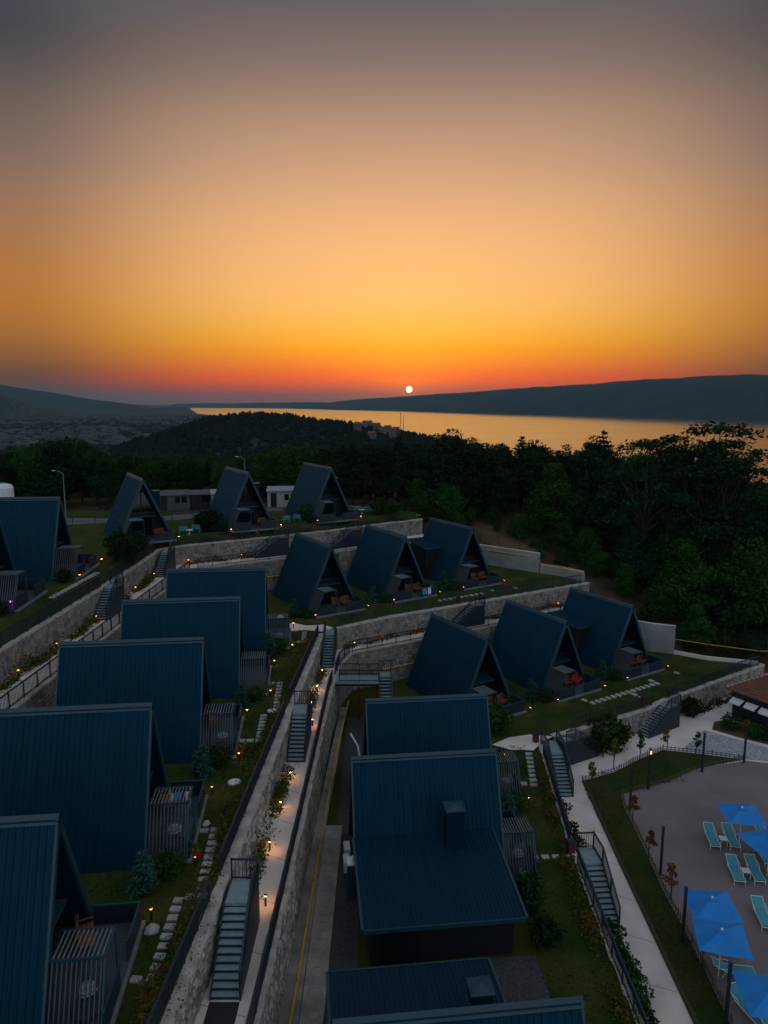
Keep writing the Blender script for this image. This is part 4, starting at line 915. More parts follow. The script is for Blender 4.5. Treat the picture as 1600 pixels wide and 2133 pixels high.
# ------------------------------------------------------------------ things on the decks
def wood_seat(label, p, deg, group='wooden seats on the decks', w=1.1, m='wood'):
    r_ = thing('wooden_seat', label, 'seat', p, R(deg), group)
    for k in range(4): part('seat_slat', MB().box(-.25 + k * .135, -.25 + k * .135 + .115, -w / 2, w / 2, .40, .43), m, r_)
    for k in range(4): part('back_slat', MB().box(-.30 - k * .02, -.27 - k * .02, -w / 2, w / 2, .47 + k * .12, .56 + k * .12), m, r_)
    for a in (-.26, .24):
        for b in (-w / 2 + .05, w / 2 - .05): part('leg', MB().box(a - .03, a + .03, b - .03, b + .03, 0, .4 if a > 0 else .95), m, r_)
    for b in (-w / 2 + .04, w / 2 - .04): part('armrest', MB().box(-.28, .28, b - .03, b + .03, .62, .65), m, r_)
names = {'A1': 'first', 'A2': 'second', 'A3': 'third', 'A4': 'fourth', 'A5': 'last'}
for k in ('C1', 'C2', 'C3', 'D1', 'D2', 'D3', 'E1', 'E2', 'A1', 'A2', 'A3', 'B2'):
    row = {'C': 'middle-row cabin with the ', 'D': 'lowest-row cabin with the ', 'E': 'back-row cabin ', 'A': 'column cabin ', 'B': 'cabin by the footbridge '}[k[0]]
    d = {'C1': 'purple lamp', 'C2': 'hung towels', 'C3': 'concrete wall', 'D1': 'green lamp', 'D2': 'painted red glow', 'D3': 'stained wall', 'E1': 'nearest the road', 'E2': 'before the prefab hut', 'A1': 'nearest the annex', 'A2': 'with the egg chair and washing', 'A3': 'with the white cushioned chair', 'B2': 'stair'}[k]
    wood_seat('reddish slatted bench on the deck of the ' + row + d, loc(k, HL + .2, 1.55, .2), math.degrees(CABINS[k].rotation_euler.z) + 20, w=1.3, m='wood')
    if k[0] in 'CD': wood_seat('reddish armchair on the deck of the ' + row + d, loc(k, HL + .1, .35, .2), math.degrees(CABINS[k].rotation_euler.z) - 10, w=.75)
def egg_chair(label, p, deg):
    r_ = thing('egg_chair', label, 'egg chair', p, R(deg), 'hanging egg chairs on the decks')
    st = MB(); st.tube([(-.75, 0, .04), (-.8, 0, .8), (-.62, 0, 1.6), (-.25, 0, 1.92), (.12, 0, 1.86)], .03, 8); st.tube([(.5 * math.cos(a), .5 * math.sin(a), .03) for a in [i * math.pi / 10 for i in range(21)]], .028, 6); st.tube([(-.75, 0, .04), (-.45, 0, .03)], .03, 6); part('stand', st, 'wicker', r_)
    w_ = MB(); n = 14
    for i in range(n):
        a = R(55) + (2 * math.pi - R(110)) * i / (n - 1)
        w_.tube([(.12 + .46 * math.sin(t) * math.cos(a), .46 * math.sin(t) * math.sin(a), 1.12 - .62 * math.cos(t)) for t in [math.pi * q / 10 for q in range(11)]], .012, 4, False)
    for t in (.6, 1.0, 1.4, 1.8, 2.2):
        w_.tube([(.12 + .46 * math.sin(t) * math.cos(a), .46 * math.sin(t) * math.sin(a), 1.12 - .62 * math.cos(t)) for a in [R(55) + (2 * math.pi - R(110)) * q / 16 for q in range(17)]], .012, 4, False)
    part('basket', w_, 'wicker', r_); part('cushion', MB().lathe([(.05, .55), (.3, .58), (.36, .66), (.3, .74), (.05, .76)], 14, (.12, 0, 0)), 'cushion', r_); part('chain', MB().tube([(.12, 0, 1.74), (.12, 0, 1.86)], .012, 5), 'metal', r_)
for k, l in (('A1', 'hanging egg chair with pale cushion on the deck nearest the annex'), ('A2', 'hanging wicker egg chair on the deck with colourful washing'), ('A3', 'hanging egg chair with bright white cushion on the third column deck'), ('B1', 'hanging egg chair behind the slatted screen of the annexed cabin'), ('B2', 'hanging egg chair behind the slatted screen next to the stepping stones'), ('A5', 'hanging egg chair behind the screened deck at the junction path')):
    egg_chair(l, loc(k, HL + 1.05, -1.45, .2), math.degrees(CABINS[k].rotation_euler.z) + rnd.uniform(40, 90))
def towel(label, p, deg, m, w=.5, d=.6):
    r_ = thing('towel', label, 'towel', p, R(deg), 'towels hung out on the decks'); mb = MB(); n = 6
    for s in (-1, 1):
        vs_ = []
        for i in range(n + 1):
            y = -w / 2 + w * i / n; vs_ += [(s * .012, y, .01), (s * (.045 + .02 * math.sin(i * 2.1)), y + .01 * math.sin(i), -d * (.9 + .1 * math.sin(i * 1.3)))]
        mb.add(vs_, [(2 * i, 2 * i + 1, 2 * i + 3, 2 * i + 2) for i in range(n)])
    mb.box(-.012, .012, -w / 2, w / 2, .004, .016); part('cloth', mb, m, r_)
    return r_
dg = math.degrees(CABINS['C2'].rotation_euler.z)
towel('blue towel hung over the deck rail of the middle-row cabin', loc('C2', DX - .03, 1.15, 1.06), dg, 'towel_blue', .55, .75); towel('white towel hung beside the blue towel on the deck rail', loc('C2', DX - .03, 1.75, 1.06), dg, 'towel_white', .4, .8)
towel('pale blue towel over the side rail of the towel-hung deck', loc('C2', HL + 1.2, 2.585, 1.06), dg + 90, 'towel_blue', .5, .45)
ck = thing('drying_rack', 'folding rack of blue, white and red washing on the egg-chair deck', 'drying rack', loc('A2', HL + .9, 1.3, .2), R(10))
part('rack_frame', MB().tube([(-.5, 0, .95), (.5, 0, .95)], .012, 5).tube([(-.5, .45, .95), (.5, .45, .95)], .012, 5).tube([(-.5, 0, .95), (-.45, .45, 0)], .012, 5).tube([(.5, 0, .95), (.45, .45, 0)], .012, 5).tube([(-.5, .45, .95), (-.45, 0, 0)], .012, 5).tube([(.5, .45, .95), (.45, 0, 0)], .012, 5), 'white_metal', ck)
for i, m in enumerate(('towel_white', 'towel_blue', 'towel_blue', 'bin', 'towel_white')): part('garment', MB().box(-.45 + i * .18, -.31 + i * .18, -.012, .012, .45 + .07 * (i % 3), .965), m, ck)
def deck_lamp(label, p, m):
    r_ = thing('deck_lamp', label, 'lamp', p, 0, 'coloured deck lamps'); part('bulb', MB().lathe([(.02, .1), (.07, .14), (.075, .19), (.04, .24), (.01, .25)], 10), m, r_); part('foot', MB().lathe([(.06, 0), (.06, .03), (.02, .1)], 10), 'metal', r_)
deck_lamp('blue glowing lamp beside the painted red glow of the lowest row', loc('D2', HL + .9, 2.1, 1.055 - .85), 'led_blue'); deck_lamp('blue glowing lamp on the deck by the stained concrete wall', loc('D3', HL + .9, 2.1, .2), 'led_blue')
deck_lamp('green glowing lamp on the first deck of the lowest row', loc('D1', HL + .9, 2.1, .2), 'led_green'); deck_lamp('purple glowing lamp on the first deck of the middle row', loc('C1', HL + 1.2, 2.2, .2), 'led_purple'); deck_lamp('purple glowing lamp behind the screen on the upper left terrace', loc('F2', HL + 1.0, -1.2, .2), 'led_purple')
for k, l in (('D2', 'red pad painted in place of red light on the blue-lamp deck bench'),):
    p = loc(k, HL + .22, 1.5, .63); r_ = thing('red_light_pad', l, 'cushion', p, CABINS[k].rotation_euler.z + R(20)); part('pad', MB().box(-.25, .25, -.6, .6, 0, .1), 'red_pot', r_); part('back_pad', MB().box(-.3, -.2, -.6, .6, .1, .5), 'red_pot', r_)  # the red light on this deck is put into the colour of added pads
def pot(label, p, m='red_pot'):
    r_ = thing('flower_pot', label, 'pot', p, 0, 'red pots at the deck ends'); part('pot', MB().lathe([(.12, 0), (.19, .35), (.21, .38), (.17, .38)], 12), m, r_)
    P = nrs.normal(size=(60, 3)) * .14 + np.array([0, 0, .52]); link('leaves', quads_mesh('leaves', leaf_quads(P, .09, nrs), 'leaf_yellow'), r_)
for k, l in (('A2', 'red pot with plant at the near end of the egg-chair deck'), ('A3', 'red pot with plant at the near end of the third column deck'), ('A4', 'red pot with plant at the near end of the fourth column deck'), ('A5', 'red pot with plant at the junction deck')): pot(l, loc(k, DX + .3, -2.4))
# boulders at the deck steps
def boulder(label, p, s):
    r_ = thing('boulder', label, 'boulder', p, rnd.uniform(0, 6), 'pale boulders on the lawns'); q = random.Random(label); prof = [(.05, -.1), (.5, -.02), (.55, .2), (.38, .42), (.06, .5)]; mb = MB().lathe(prof, 9)
    mb.v = [(x * q.uniform(.8, 1.2) * s, y * q.uniform(.7, 1.0) * s, z * s) for x, y, z in mb.v]; part('rock', mb, 'paver', r_)
boulder('pale boulder beside the deck of the cabin nearest the annex', loc('A1', DX + .45, 2.2), .55); boulder('pale boulder beside the egg-chair deck', loc('A2', DX + .35, .2), .4); boulder('pale flat boulder behind the last column cabin', (-9.9, 65.5, ZA), .7); boulder('pale boulder under the footbridge stair', (1.2, 57.5, ZB), .5)
def bin_(label, x, y, z):
    r_ = thing('waste_bin', label, 'bin', (x, y, z), R(10), 'dark red bins at the stair heads'); part('bin_body', MB().box(-.2, .2, -.2, .2, .06, .72), 'bin', r_); part('bin_lid', MB().box(-.22, .22, -.22, .22, .722, .78), 'metal', r_); part('bin_foot', MB().box(-.15, .15, -.15, .15, 0, .058), 'metal', r_)
for l, x, y, z in (('dark red bin beside the head of the broad pool stair', 11.75, 51.7, ZB), ('dark red bin beside the railed landing of the pool stair by the annexed cabin', 10.9, 38.0, ZB), ('dark red bin at the stair head in front of the middle row', 7.6, 70.6, ZA), ('dark red bin at the stair head in front of the back row', -14.3, 78.9, ZF), ('dark red bin at the corner stair head of the upper path', -23.7, 71.0, ZF), ('dark red bin at the railing gap above the clipped bush', 22.6, 58.6, ZB)): bin_(l, x, y, z)
# air conditioners behind the annexed cabin
for l, x, y, z in (('white air-conditioner box behind the annexed cabin, nearer the ridge', -2.15, 37.6, ZB), ('white air-conditioner box behind the annexed cabin, nearer the eave', -2.1, 36.4, ZB)):
    r_ = thing('air_conditioner', l, 'air conditioner', (x, y, z), R(6), 'air-conditioner boxes behind the cabin'); part('casing', MB().box(-.18, .18, -.42, .42, .12, .72), 'white_paint', r_); part('fan_grille', MB().lathe([(.24, 0), (.24, .02), (.05, .03)], 14), 'metal', r_).matrix_local = Matrix.Translation((-.181, 0, .42)) @ Matrix.Rotation(R(-90), 4, 'Y'); part('foot', MB().box(-.16, .16, -.36, .36, 0, .119), 'metal', r_)
r_ = thing('electric_cabinet', 'pale grey electric cabinet at the annex corner with a leaning white tube', 'cabinet', (-1.75, 34.3, ZB), R(6)); part('cabinet_box', MB().box(-.2, .2, -.35, .35, 0, 2.0), 'trim', r_); part('cabinet_top', MB().box(-.22, .22, -.37, .37, 2.002, 2.06), 'white_paint', r_); part('tube_lamp', MB().tube([(.05, -.3, 2.1), (.1, .25, 2.14)], .04, 8), 'white_paint', r_)
r_ = thing('drain_flue', 'white flue pipe and cabinet at the back of the footbridge cabin', 'flue', (-1.6, 44.6, ZB), R(6)); part('cabinet_box', MB().box(-.2, .2, -.3, .3, 0, 2.2), 'trim', r_); part('flue_pipe', MB().tube([(0, 0, 2.2), (-.1, .5, 3.0), (-.55, 1.6, 3.4)], .06, 8), 'white_paint', r_)

# ------------------------------------------------------------------ behind the back row
for l, x, y, d in (('teal garden chair beside the first back-row cabin, facing the path', -22.1, 76.8, -70), ('teal garden chair under the dark bush of the first back-row cabin', -20.8, 77.8, -100), ('teal garden chair beside the prefab-hut cabin, left of the lamp', -11.8, 84.2, -60), ('teal garden chair beside the prefab-hut cabin, right of the lamp', -10.5, 85.2, -100), ('teal garden chair left of the white table by the wood', -3.7, 92.3, -60), ('teal garden chair right of the white table by the wood', -2.0, 92.3, -120)):
    wood_seat(l, (x, y, ZE), d + 180, 'teal garden chairs on the back lawn', .85, 'teal_paint')
for l, x, y in (('low white garden table between the teal chairs by the wood', -2.9, 91.7), ('low white garden table between the teal chairs of the first back-row cabin', -21.4, 76.8)):
    r_ = thing('garden_table', l, 'table', (x, y, ZE), 0, 'low garden tables on the back lawn'); part('table_top', MB().lathe([(.4, .45), (.4, .49)], 12), 'white_metal', r_); part('table_leg', MB().lathe([(.2, 0), (.05, .04), (.04, .449)], 10), 'white_metal', r_)
sheet('back_road', [(-59.1, 80.1), (-38.6, 82.1), (-34.3, 84.1), (-25.7, 86.2), (-20.0, 90.1), (-13.3, 94.5), (-14.3, 96.6), (-22.9, 92.8), (-27.6, 89.4), (-35.3, 87.3), (-40.0, 87.7), (-59.1, 85.8)], ZE + .006, 'asphalt')
def hut(label, x, y, deg, lx, ly, h, m, roof, door=True, name='hut', cat='hut', group='huts behind the back row'):
    r_ = thing(name, label, cat, (x, y, ZE), R(deg), group)
    part('wall', MB().box(-lx / 2, lx / 2, -ly / 2, ly / 2, 0, h), m, r_); mb = MB(); mb.add([(-lx / 2 - .15, -ly / 2 - .2, h), (lx / 2 + .15, -ly / 2 - .2, h), (lx / 2 + .15, ly / 2 + .2, h + .3), (-lx / 2 - .15, ly / 2 + .2, h + .3), (-lx / 2 - .15, -ly / 2 - .2, h + .1), (lx / 2 + .15, -ly / 2 - .2, h + .1), (lx / 2 + .15, ly / 2 + .2, h + .4), (-lx / 2 - .15, ly / 2 + .2, h + .4)], [(3, 2, 1, 0), (4, 5, 6, 7), (0, 1, 5, 4), (1, 2, 6, 5), (2, 3, 7, 6), (3, 0, 4, 7)]); part('roof', mb, roof, r_)
    if door: part('door', MB().box(-lx * .3 - .4, -lx * .3 + .4, -ly / 2 - .03, -ly / 2 - .003, .05, 2.0), 'cladding', r_)
    for k in range(2): part('window', MB().box(lx * .05 + k * lx * .2, lx * .05 + k * lx * .2 + .6, -ly / 2 - .03, -ly / 2 - .003, 1.0, 1.8), 'glass', r_)
hut('low grey shack with tin roof behind the first back-row cabin', -28.6, 95.5, 18, 4.2, 3, 2.0, 'shack', 'shack'); hut('dark slatted shack between the tin shack and the pale hut', -25.1, 96.1, 18, 2.4, 2.4, 2.0, 'cladding', 'shack'); hut('pale blue-grey hut with dark doorway beside a back-row roof', -21.5, 95.3, 14, 3.6, 2.6, 2.2, 'tarp', 'tarp')
hut('pale prefab hut with twin windows and tarpaulin on its roof', -14.1, 98.5, 6, 4.2, 3.0, 2.2, 'plaster', 'tarp')
tk = thing('water_tank', 'white round water tank at the picture border behind the upper cabins', 'tank', (-46.6, 86.2, ZE)); part('tank_body', MB().lathe([(1.2, 0), (1.2, 4.0), (1.0, 4.35), (.3, 4.55)], 24), 'white_paint', tk); part('hatch', MB().lathe([(.35, 4.48), (.35, 4.62), (.1, 4.66)], 12), 'kerb', tk)
def street_lamp(label, x, y, z, h):
    r_ = thing('street_lamp', label, 'street lamp', (x, y, z), 0, 'pale street lamps on the back road'); part('pole', MB().tube([(0, 0, 0), (0, 0, h)], [.09, .05], 8), 'kerb', r_); part('arm', MB().tube([(0, 0, h), (-.5, -.1, h + .35), (-.9, -.15, h + .4)], .035, 6), 'kerb', r_); part('lamp_head', MB().box(-1.25, -.85, -.22, -.08, h + .36, h + .43), 'white_paint', r_)
street_lamp('tall pale street lamp behind the upper left cabins', -38.7, 85.3, ZE, 5.8); street_lamp('pale street lamp top showing behind the prefab-hut cabin', -19.6, 99.7, ZE, 6.4)
mesh_fence('thin dark fence between the back lawn and the road', [(-43.8, 80.6, ZE), (-34.3, 83.1, ZE), (-25.7, 85.0, ZE), (-19.5, 89.0, ZE)], 1.8)

# ------------------------------------------------------------------ trees
def limbs(mb, base, tips, r0, rs):
    for t in tips:
        b = Vector(base) + Vector((0, 0, rs.uniform(0, 1))) ; t = Vector(t); m = b.lerp(t, .5) + Vector((rs.uniform(-.3, .3), rs.uniform(-.3, .3), .35))
        mb.tube([b, m, t], [r0, r0 * .6, r0 * .22], 5, False)
def proto_broad(seed, H=11.0, W=3.6, z0=.18, nl=26, per=130, leaf=.21, flat=.0, m='leaf', squash=.62, skew=1.0, sparse=False):
    rs = np.random.RandomState(seed); C = []; 
    while len(C) < nl:
        p = rs.uniform(-1, 1, 3); q = np.linalg.norm(p)
        if q > 1 or q < .35: continue
        z = z0 + (1 - z0) * (p[2] * .5 + .5); taper = math.sin(min(1, (z - z0 + .08) / (1 - z0) * skew + .12) * math.pi * .86 + .15)
        C.append((p[0] * W * max(.35, taper), p[1] * W * max(.35, taper), z * H))
    C = np.array(C); P = []
    for c in C:
        r = rs.uniform(.75, 1.35) * W * .36; n = int(per * rs.uniform(.7, 1.3))
        d = rs.normal(size=(n, 3)); d /= np.linalg.norm(d, axis=1)[:, None]; d *= (rs.uniform(.45, 1.0, n) ** .5)[:, None] * r * (rs.uniform(.85, 1.15, n))[:, None]; d[:, 2] *= squash
        P.append(c + d)
    P = np.concatenate(P); P[:, 2] = np.maximum(P[:, 2], .1)
    mb = MB(); mb.tube([(0, 0, -.4), (.1, .05, H * .3), (0, .1, H * .62), (.05, 0, H * .9)], [H * .022, H * .017, H * .010, H * .003], 7)
    rr_ = random.Random(seed); limbs(mb, (0, 0, H * .3), [tuple(c) for c in C[:14]], H * .007, rr_)
    return smoothmesh(mb.mesh('trunk', 'bark')), quads_mesh('crown', leaf_quads(P, leaf, rs, flat), m)
def proto_pine(seed, H=13.0, W=2.5, bare=.3, m='needle', per=46, leaf=.26):
    rs = np.random.RandomState(seed); P = []; mb = MB(); mb.tube([(0, 0, -.4), (.05, 0, H * .5), (0, .05, H)], [H * .017, H * .011, H * .002], 7)
    tiers = 15
    for i in range(tiers):
        t = i / (tiers - 1); z = H * (bare + (1 - bare) * t); L = W * (1 - t) ** .75 * rs.uniform(.75, 1.15) + .25
        for k in range(rs.randint(5, 8)):
            a = rs.uniform(0, 6.283); tip = np.array([math.cos(a) * L, math.sin(a) * L, z - .18 * L + .25 * t]); b = np.array([0, 0, z])
            mb.tube([tuple(b), tuple(b * .4 + tip * .6)], [.035, .012], 4, False)
            n = max(8, int(per * L / W)); u = rs.uniform(.25, 1.0, n)[:, None]
            P.append(b * (1 - u) + tip * u + rs.normal(size=(n, 3)) * np.array([.24, .24, .11]) * (.5 + L / W) * min(1, W / 2.3))
    P = np.concatenate(P + [np.array([[0, 0, H - .35 * k] for k in range(4)])])
    return smoothmesh(mb.mesh('trunk', 'bark')), quads_mesh('crown', leaf_quads(P, leaf, rs, .35, .35), m)
def proto_locust(seed, H=12.0, W=4.2, m='leaf_dark'):
    rs = np.random.RandomState(seed); C = []; P = []
    for i in range(34):
        z = rs.uniform(.42, 1.0); rad = W * math.sqrt(max(.05, 1 - ((z - .62) / .42) ** 2)); a = rs.uniform(0, 6.283); q = rs.uniform(.35, 1.0) * rad; C.append((math.cos(a) * q, math.sin(a) * q, z * H))
    C.append((0, 0, H)); C = np.array(C)
    for c in C:
        r = rs.uniform(.65, 1.15); n = int(190 * r); d = rs.normal(size=(n, 3)) * np.array([.62, .62, .18]) * r; P.append(c + d)
    P = np.concatenate(P); mb = MB(); mb.tube([(0, 0, -.4), (.2, 0, H * .3), (0, .2, H * .6), (0, 0, H * .95)], [.26, .2, .11, .03], 7); limbs(mb, (0, 0, H * .32), [tuple(c) for c in C], .075, random.Random(seed))
    return smoothmesh(mb.mesh('trunk', 'bark')), quads_mesh('crown', leaf_quads(P, .12, rs, .4), m)
TP = {'broad': [proto_broad(s, 10.5, 3.4 + .25 * s, .05, 40, 190, .155) for s in range(4)],
      'dark': [proto_broad(20 + s, 11, 3.3, .10, 36, 190, .155, m='leaf_dark') for s in range(3)],
      'pine': [proto_pine(30 + s, 13, 2.3 + .3 * s, .22 + .08 * s) for s in range(4)],
      'locust': [proto_locust(40 + s) for s in range(3)]}
HT = {'broad': 10.5, 'dark': 11, 'pine': 13, 'locust': 12}
TL = {'broad': ('leafy_tree', 'bushy mid-green leafy tree in the wood beyond the cabins', 'mid-green leafy trees of the wood'), 'dark': ('leafy_tree', 'dense dark leafy tree in the wood beyond the cabins', 'dark leafy trees of the wood'),
      'pine': ('pine_tree', 'dark needled pine standing in the wood beyond the cabins', 'pines of the wood'), 'locust': ('spreading_tree', 'dark spreading tree with layered feathery branches against the lake', 'spreading trees against the lake')}
NT = [0]
def zone(x, y):
    if x < 2: return 'behind the street lamp and upper cabins' if x < -38 else ('behind the shacks and prefab hut' if x < -8 else 'behind the back-row cabin by the wood')
    sd = float(site_sd(x, y))
    if sd < 7: return 'at the bank above the stained concrete wall' if x > 26 else 'at the bank above the long concrete wall'
    az = math.degrees(math.atan2(x, y))
    if az < 10: return 'in the wood behind the middle row'
    return 'in the wood behind the long concrete wall' if az < 19 else 'in the wood behind the stained concrete wall'
def tree(kind, x, y, z, h, lab=None):
    k = NT[0]; NT[0] += 1; tr, cr = TP[kind][k % len(TP[kind])]; nm, l, g = TL[kind]; s = h / HT[kind]
    if nm == 'leafy_tree' and s < .5: pass
    sz = 'tall' if h > 9.5 else ('mid-sized' if h > 6 else 'low'); ad = {'broad': 'bushy mid-green leafy tree', 'dark': 'dense dark leafy tree', 'pine': 'dark needled pine', 'locust': 'dark spreading tree with feathery layers'}[kind]
    zn = zone(x, y); l = sz + ' ' + ad + ' ' + zn; g = 'group of ' + l
    r_ = thing(nm, lab or l, 'tree', (x, y, z), rnd.uniform(0, 6.28), None if lab else g, 1.0); w = rnd.uniform(.88, 1.15); r_.scale = (s * w, s * w, s)
    link('trunk', tr, r_); link('crown', cr, r_)
SKX = [-200, 0, 60, 110, 150, 190, 230, 300, 360, 420, 480, 540, 600, 660, 700, 760, 800, 870, 900, 950, 1000, 1050, 1100, 1150, 1200, 1250, 1280, 1330, 1400, 1450, 1500, 1535, 1560, 1600, 1700]
SKY = [935, 938, 925, 915, 908, 915, 945, 940, 935, 945, 955, 935, 922, 920, 928, 922, 930, 925, 908, 903, 920, 930, 925, 932, 938, 915, 945, 940, 935, 925, 925, 975, 1002, 1008, 1012]
def top_limit(x, y):
    d = .988 * y + 1.6; px = 800 + 1479 * x / d; py = np.interp(px, SKX, SKY)
    return px, 20.4 + y * math.tan(math.atan((1066.5 - py) / 1479) - R(8.77))
def place_wood(x0, x1, y0, y1, step, choose, fr=lambda x, y: True):
    y = y0
    while y < y1:
        x = x0 + rnd.uniform(0, step)
        while x < x1:
            xx = x + rnd.uniform(-.38, .38) * step; yy = y + rnd.uniform(-.38, .38) * step
            px, zl = top_limit(xx, yy); sd = float(site_sd(xx, yy))
            if -60 < px < 1680 and sd > 1.9 and fr(xx, yy):
                kind, hmin, hmax = choose(px, xx, yy, sd); zg = float(nat_z(xx, yy)); h = min(rnd.uniform(hmin, hmax), zl - zg - rnd.uniform(0, .8))
                if h > 1.4: tree(kind, xx, yy, zg - .1, h)
            x += step
        y += step * .9
def ch_right(px, x, y, sd):
    if sd < 6.0: return ('broad', 3.5, 6.0)
    if px > 1290: return (rnd.choice(['broad', 'broad', 'dark']), 7.5, 12)
    if y > 97 or px < 1020: return (rnd.choice(['pine', 'dark', 'dark']), 9, 14)
    return (rnd.choice(['broad', 'broad', 'pine', 'dark']), 7, 11)
place_wood(2, 82, 69, 132, 4.3, ch_right)
def ch_bank(px, x, y, sd): return ('broad', 1.5, 3.2)
def bank_fr(x, y): return float(site_sd(x, y)) < 9 and vnoise(x, y, 4.5, 21) > -.22
place_wood(9, 62, 69, 100, 2.5, ch_bank, bank_fr)
def ch_left(px, x, y, sd):
    if px < 230: return (rnd.choice(['dark', 'dark', 'pine', 'broad']), 7, 13)
    if px > 700: return (rnd.choice(['pine', 'dark']), 9, 14)
    return (rnd.choice(['broad', 'broad', 'broad', 'dark']), 6, 11)
place_wood(-82, 2, 96, 150, 4.8, ch_left)
for px, py, Y, kind in ((1345, 924, 86, 'locust'), (1405, 913, 88, 'locust'), (1450, 898, 87, 'locust'), (1492, 889, 86, 'locust'), (1518, 925, 85, 'locust'), (1255, 902, 104, 'pine'), (1235, 912, 106, 'dark'), (1085, 912, 112, 'pine'), (1045, 918, 113, 'dark'), (935, 898, 115, 'dark'), (905, 904, 116, 'dark'), (830, 913, 112, 'pine'), (1110, 920, 110, 'dark'), (1175, 926, 108, 'dark')):
    x = (px - 800) / 1479 * (.988 * Y + 1.6); zt = 20.4 + Y * math.tan(math.atan((1066.5 - py) / 1479) - R(8.77)); zg = float(nat_z(x, Y)); tree(kind, x, Y, zg - .1, zt - zg)

# ------------------------------------------------------------------ shrubs, young trees, planting
def bush_proto(seed, H, W, m, n=700, leaf=.085):
    rs = np.random.RandomState(seed); d = rs.normal(size=(n, 3)); d /= np.linalg.norm(d, axis=1)[:, None]; d *= (rs.uniform(.3, 1, n) ** .4)[:, None]
    lump = 1 + .28 * np.sin(d[:, 0] * 5 + seed) * np.cos(d[:, 1] * 4) + .15 * np.sin(d[:, 2] * 7)
    P = d * lump[:, None] * np.array([W, W, H * .5]) + np.array([0, 0, H * .52]); P[:, 2] = np.maximum(P[:, 2], .03)
    mb = MB(); rr_ = random.Random(seed)
    for k in range(5): mb.tube([(0, 0, -.05), (rr_.uniform(-.5, .5) * W, rr_.uniform(-.5, .5) * W, H * .6)], [.03, .01], 5, False)
    return mb.mesh('stems', 'bark'), quads_mesh('leaves', leaf_quads(P, leaf, rs), m)
BP = {'green': [bush_proto(60 + i, 1.5, .8, 'leaf', 1100) for i in range(3)], 'dark': [bush_proto(70 + i, 1.6, .85, 'leaf_dark', 1200) for i in range(3)], 'rust': [bush_proto(80 + i, .7, .4, 'leaf_rust', 260, .06) for i in range(3)], 'yellow': [bush_proto(90 + i, .7, .4, 'leaf_yellow', 260, .06) for i in range(3)]}
SPR = [proto_pine(100 + i, 2.4, .8, .06, 'needle_blue', 26, .13) for i in range(2)]
def bush(label, x, y, z, kind='green', s=1.0, group=None):
    NT[0] += 1; a, b = BP[kind][NT[0] % 3]; r_ = thing('shrub', label, 'shrub', (x, y, z), rnd.uniform(0, 6.28), group, s); link('stems', a, r_); link('leaves', b, r_)
def spruce(label, x, y, z, s=1.0, group='young blue-green spruces beside the cabins'):
    NT[0] += 1; a, b = SPR[NT[0] % 2]; r_ = thing('young_spruce', label, 'spruce', (x, y, z), rnd.uniform(0, 6.28), group, s); link('trunk', a, r_); link('crown', b, r_)
for k in word:
    p = loc(k, HL + 1.2, -3.45); bush('rounded dark green shrub at the screen foot of the ' + word[k], p[0], p[1], p[2], 'dark' if k[0] in 'EF' else 'green', rnd.uniform(.62, .85), 'rounded shrubs beside the cabin screens')
    if k[0] in 'ABCD': p = loc(k, HL + .35, -4.3); spruce('young blue-green spruce beside the ' + word[k], p[0], p[1], p[2], rnd.uniform(.6, .8))
for l, x, y, z, k, s in (('big dark bush between the first two back-row cabins', -19.4, 78.7, ZE, 'dark', 1.5), ('dark bush beside the teal chairs under the first back-row cabin', -20.6, 79.9, ZE, 'dark', 1.3), ('wide bush between the prefab-hut cabin and the cabin by the wood', -9.7, 86.3, ZE, 'green', 1.3), ('wide low bush left of the cabin by the wood', -8.4, 87.1, ZE, 'green', 1.2), ('leafy bush right of the white table by the wood', -.6, 90.7, ZE, 'green', 1.5), ('second leafy bush by the wood, behind the pipe', 1.1, 89.8, ZE, 'green', 1.3),
                         ('round bush on the lower lawn beside the corner path', 8.9, 53.3, ZB, 'green', 1.5), ('clipped bush standing at the foot of the stone wall by the broad pool stair', 18.2, 54.2, ZD, 'green', 1.9), ('low dark bush beside the clipped bush at the wall foot', 16.9, 53.6, ZD, 'dark', .9), ('low dark bush between the clipped bush and the dark pool stair', 19.6, 55.2, ZD, 'dark', .9), ('dark bush right of the dark pool stair', 27.6, 60.4, ZD, 'dark', 1.1),
                         ('dark hedge bush on the upper terrace beside the lit deck', -23.4, 63.1, ZE, 'dark', 1.5), ('dark hedge bush on the upper terrace near the corner stair', -24.8, 65.3, ZE, 'dark', 1.5), ('dark rounded hedge bush below the first back-row cabin', -23.7, 67.1, ZE, 'dark', 1.2), ('dark bush beside the annexed cabin shed wall', 7.3, 33.2, ZB, 'dark', 1.1), ('dark bush at the garden side of the near annex', 7.8, 30.9, ZB, 'dark', .9),
                         ('green shrub glowing beside the lit bollard under the pool railing', 11.9, 42.2, ZD, 'green', .8), ('green shrub on the pool walkway between railing and landing', 11.8, 44.6, ZD, 'green', .9), ('green shrub climbing the pool railing below the broad stair', 11.9, 40.6, ZD, 'green', .8)):
    bush(l, x, y, z, k, s)
for x, y in ((11.65, 33.0), (11.62, 32.0), (11.6, 31.0), (11.6, 30.0), (11.6, 29.0), (11.6, 28.0), (11.5, 26.4), (11.5, 25.2)): bush('dense green hedge shrub under the railing beside the pool walkway', x, y, ZD, 'green', rnd.uniform(.75, 1.0), 'hedge shrubs beside the pool walkway')
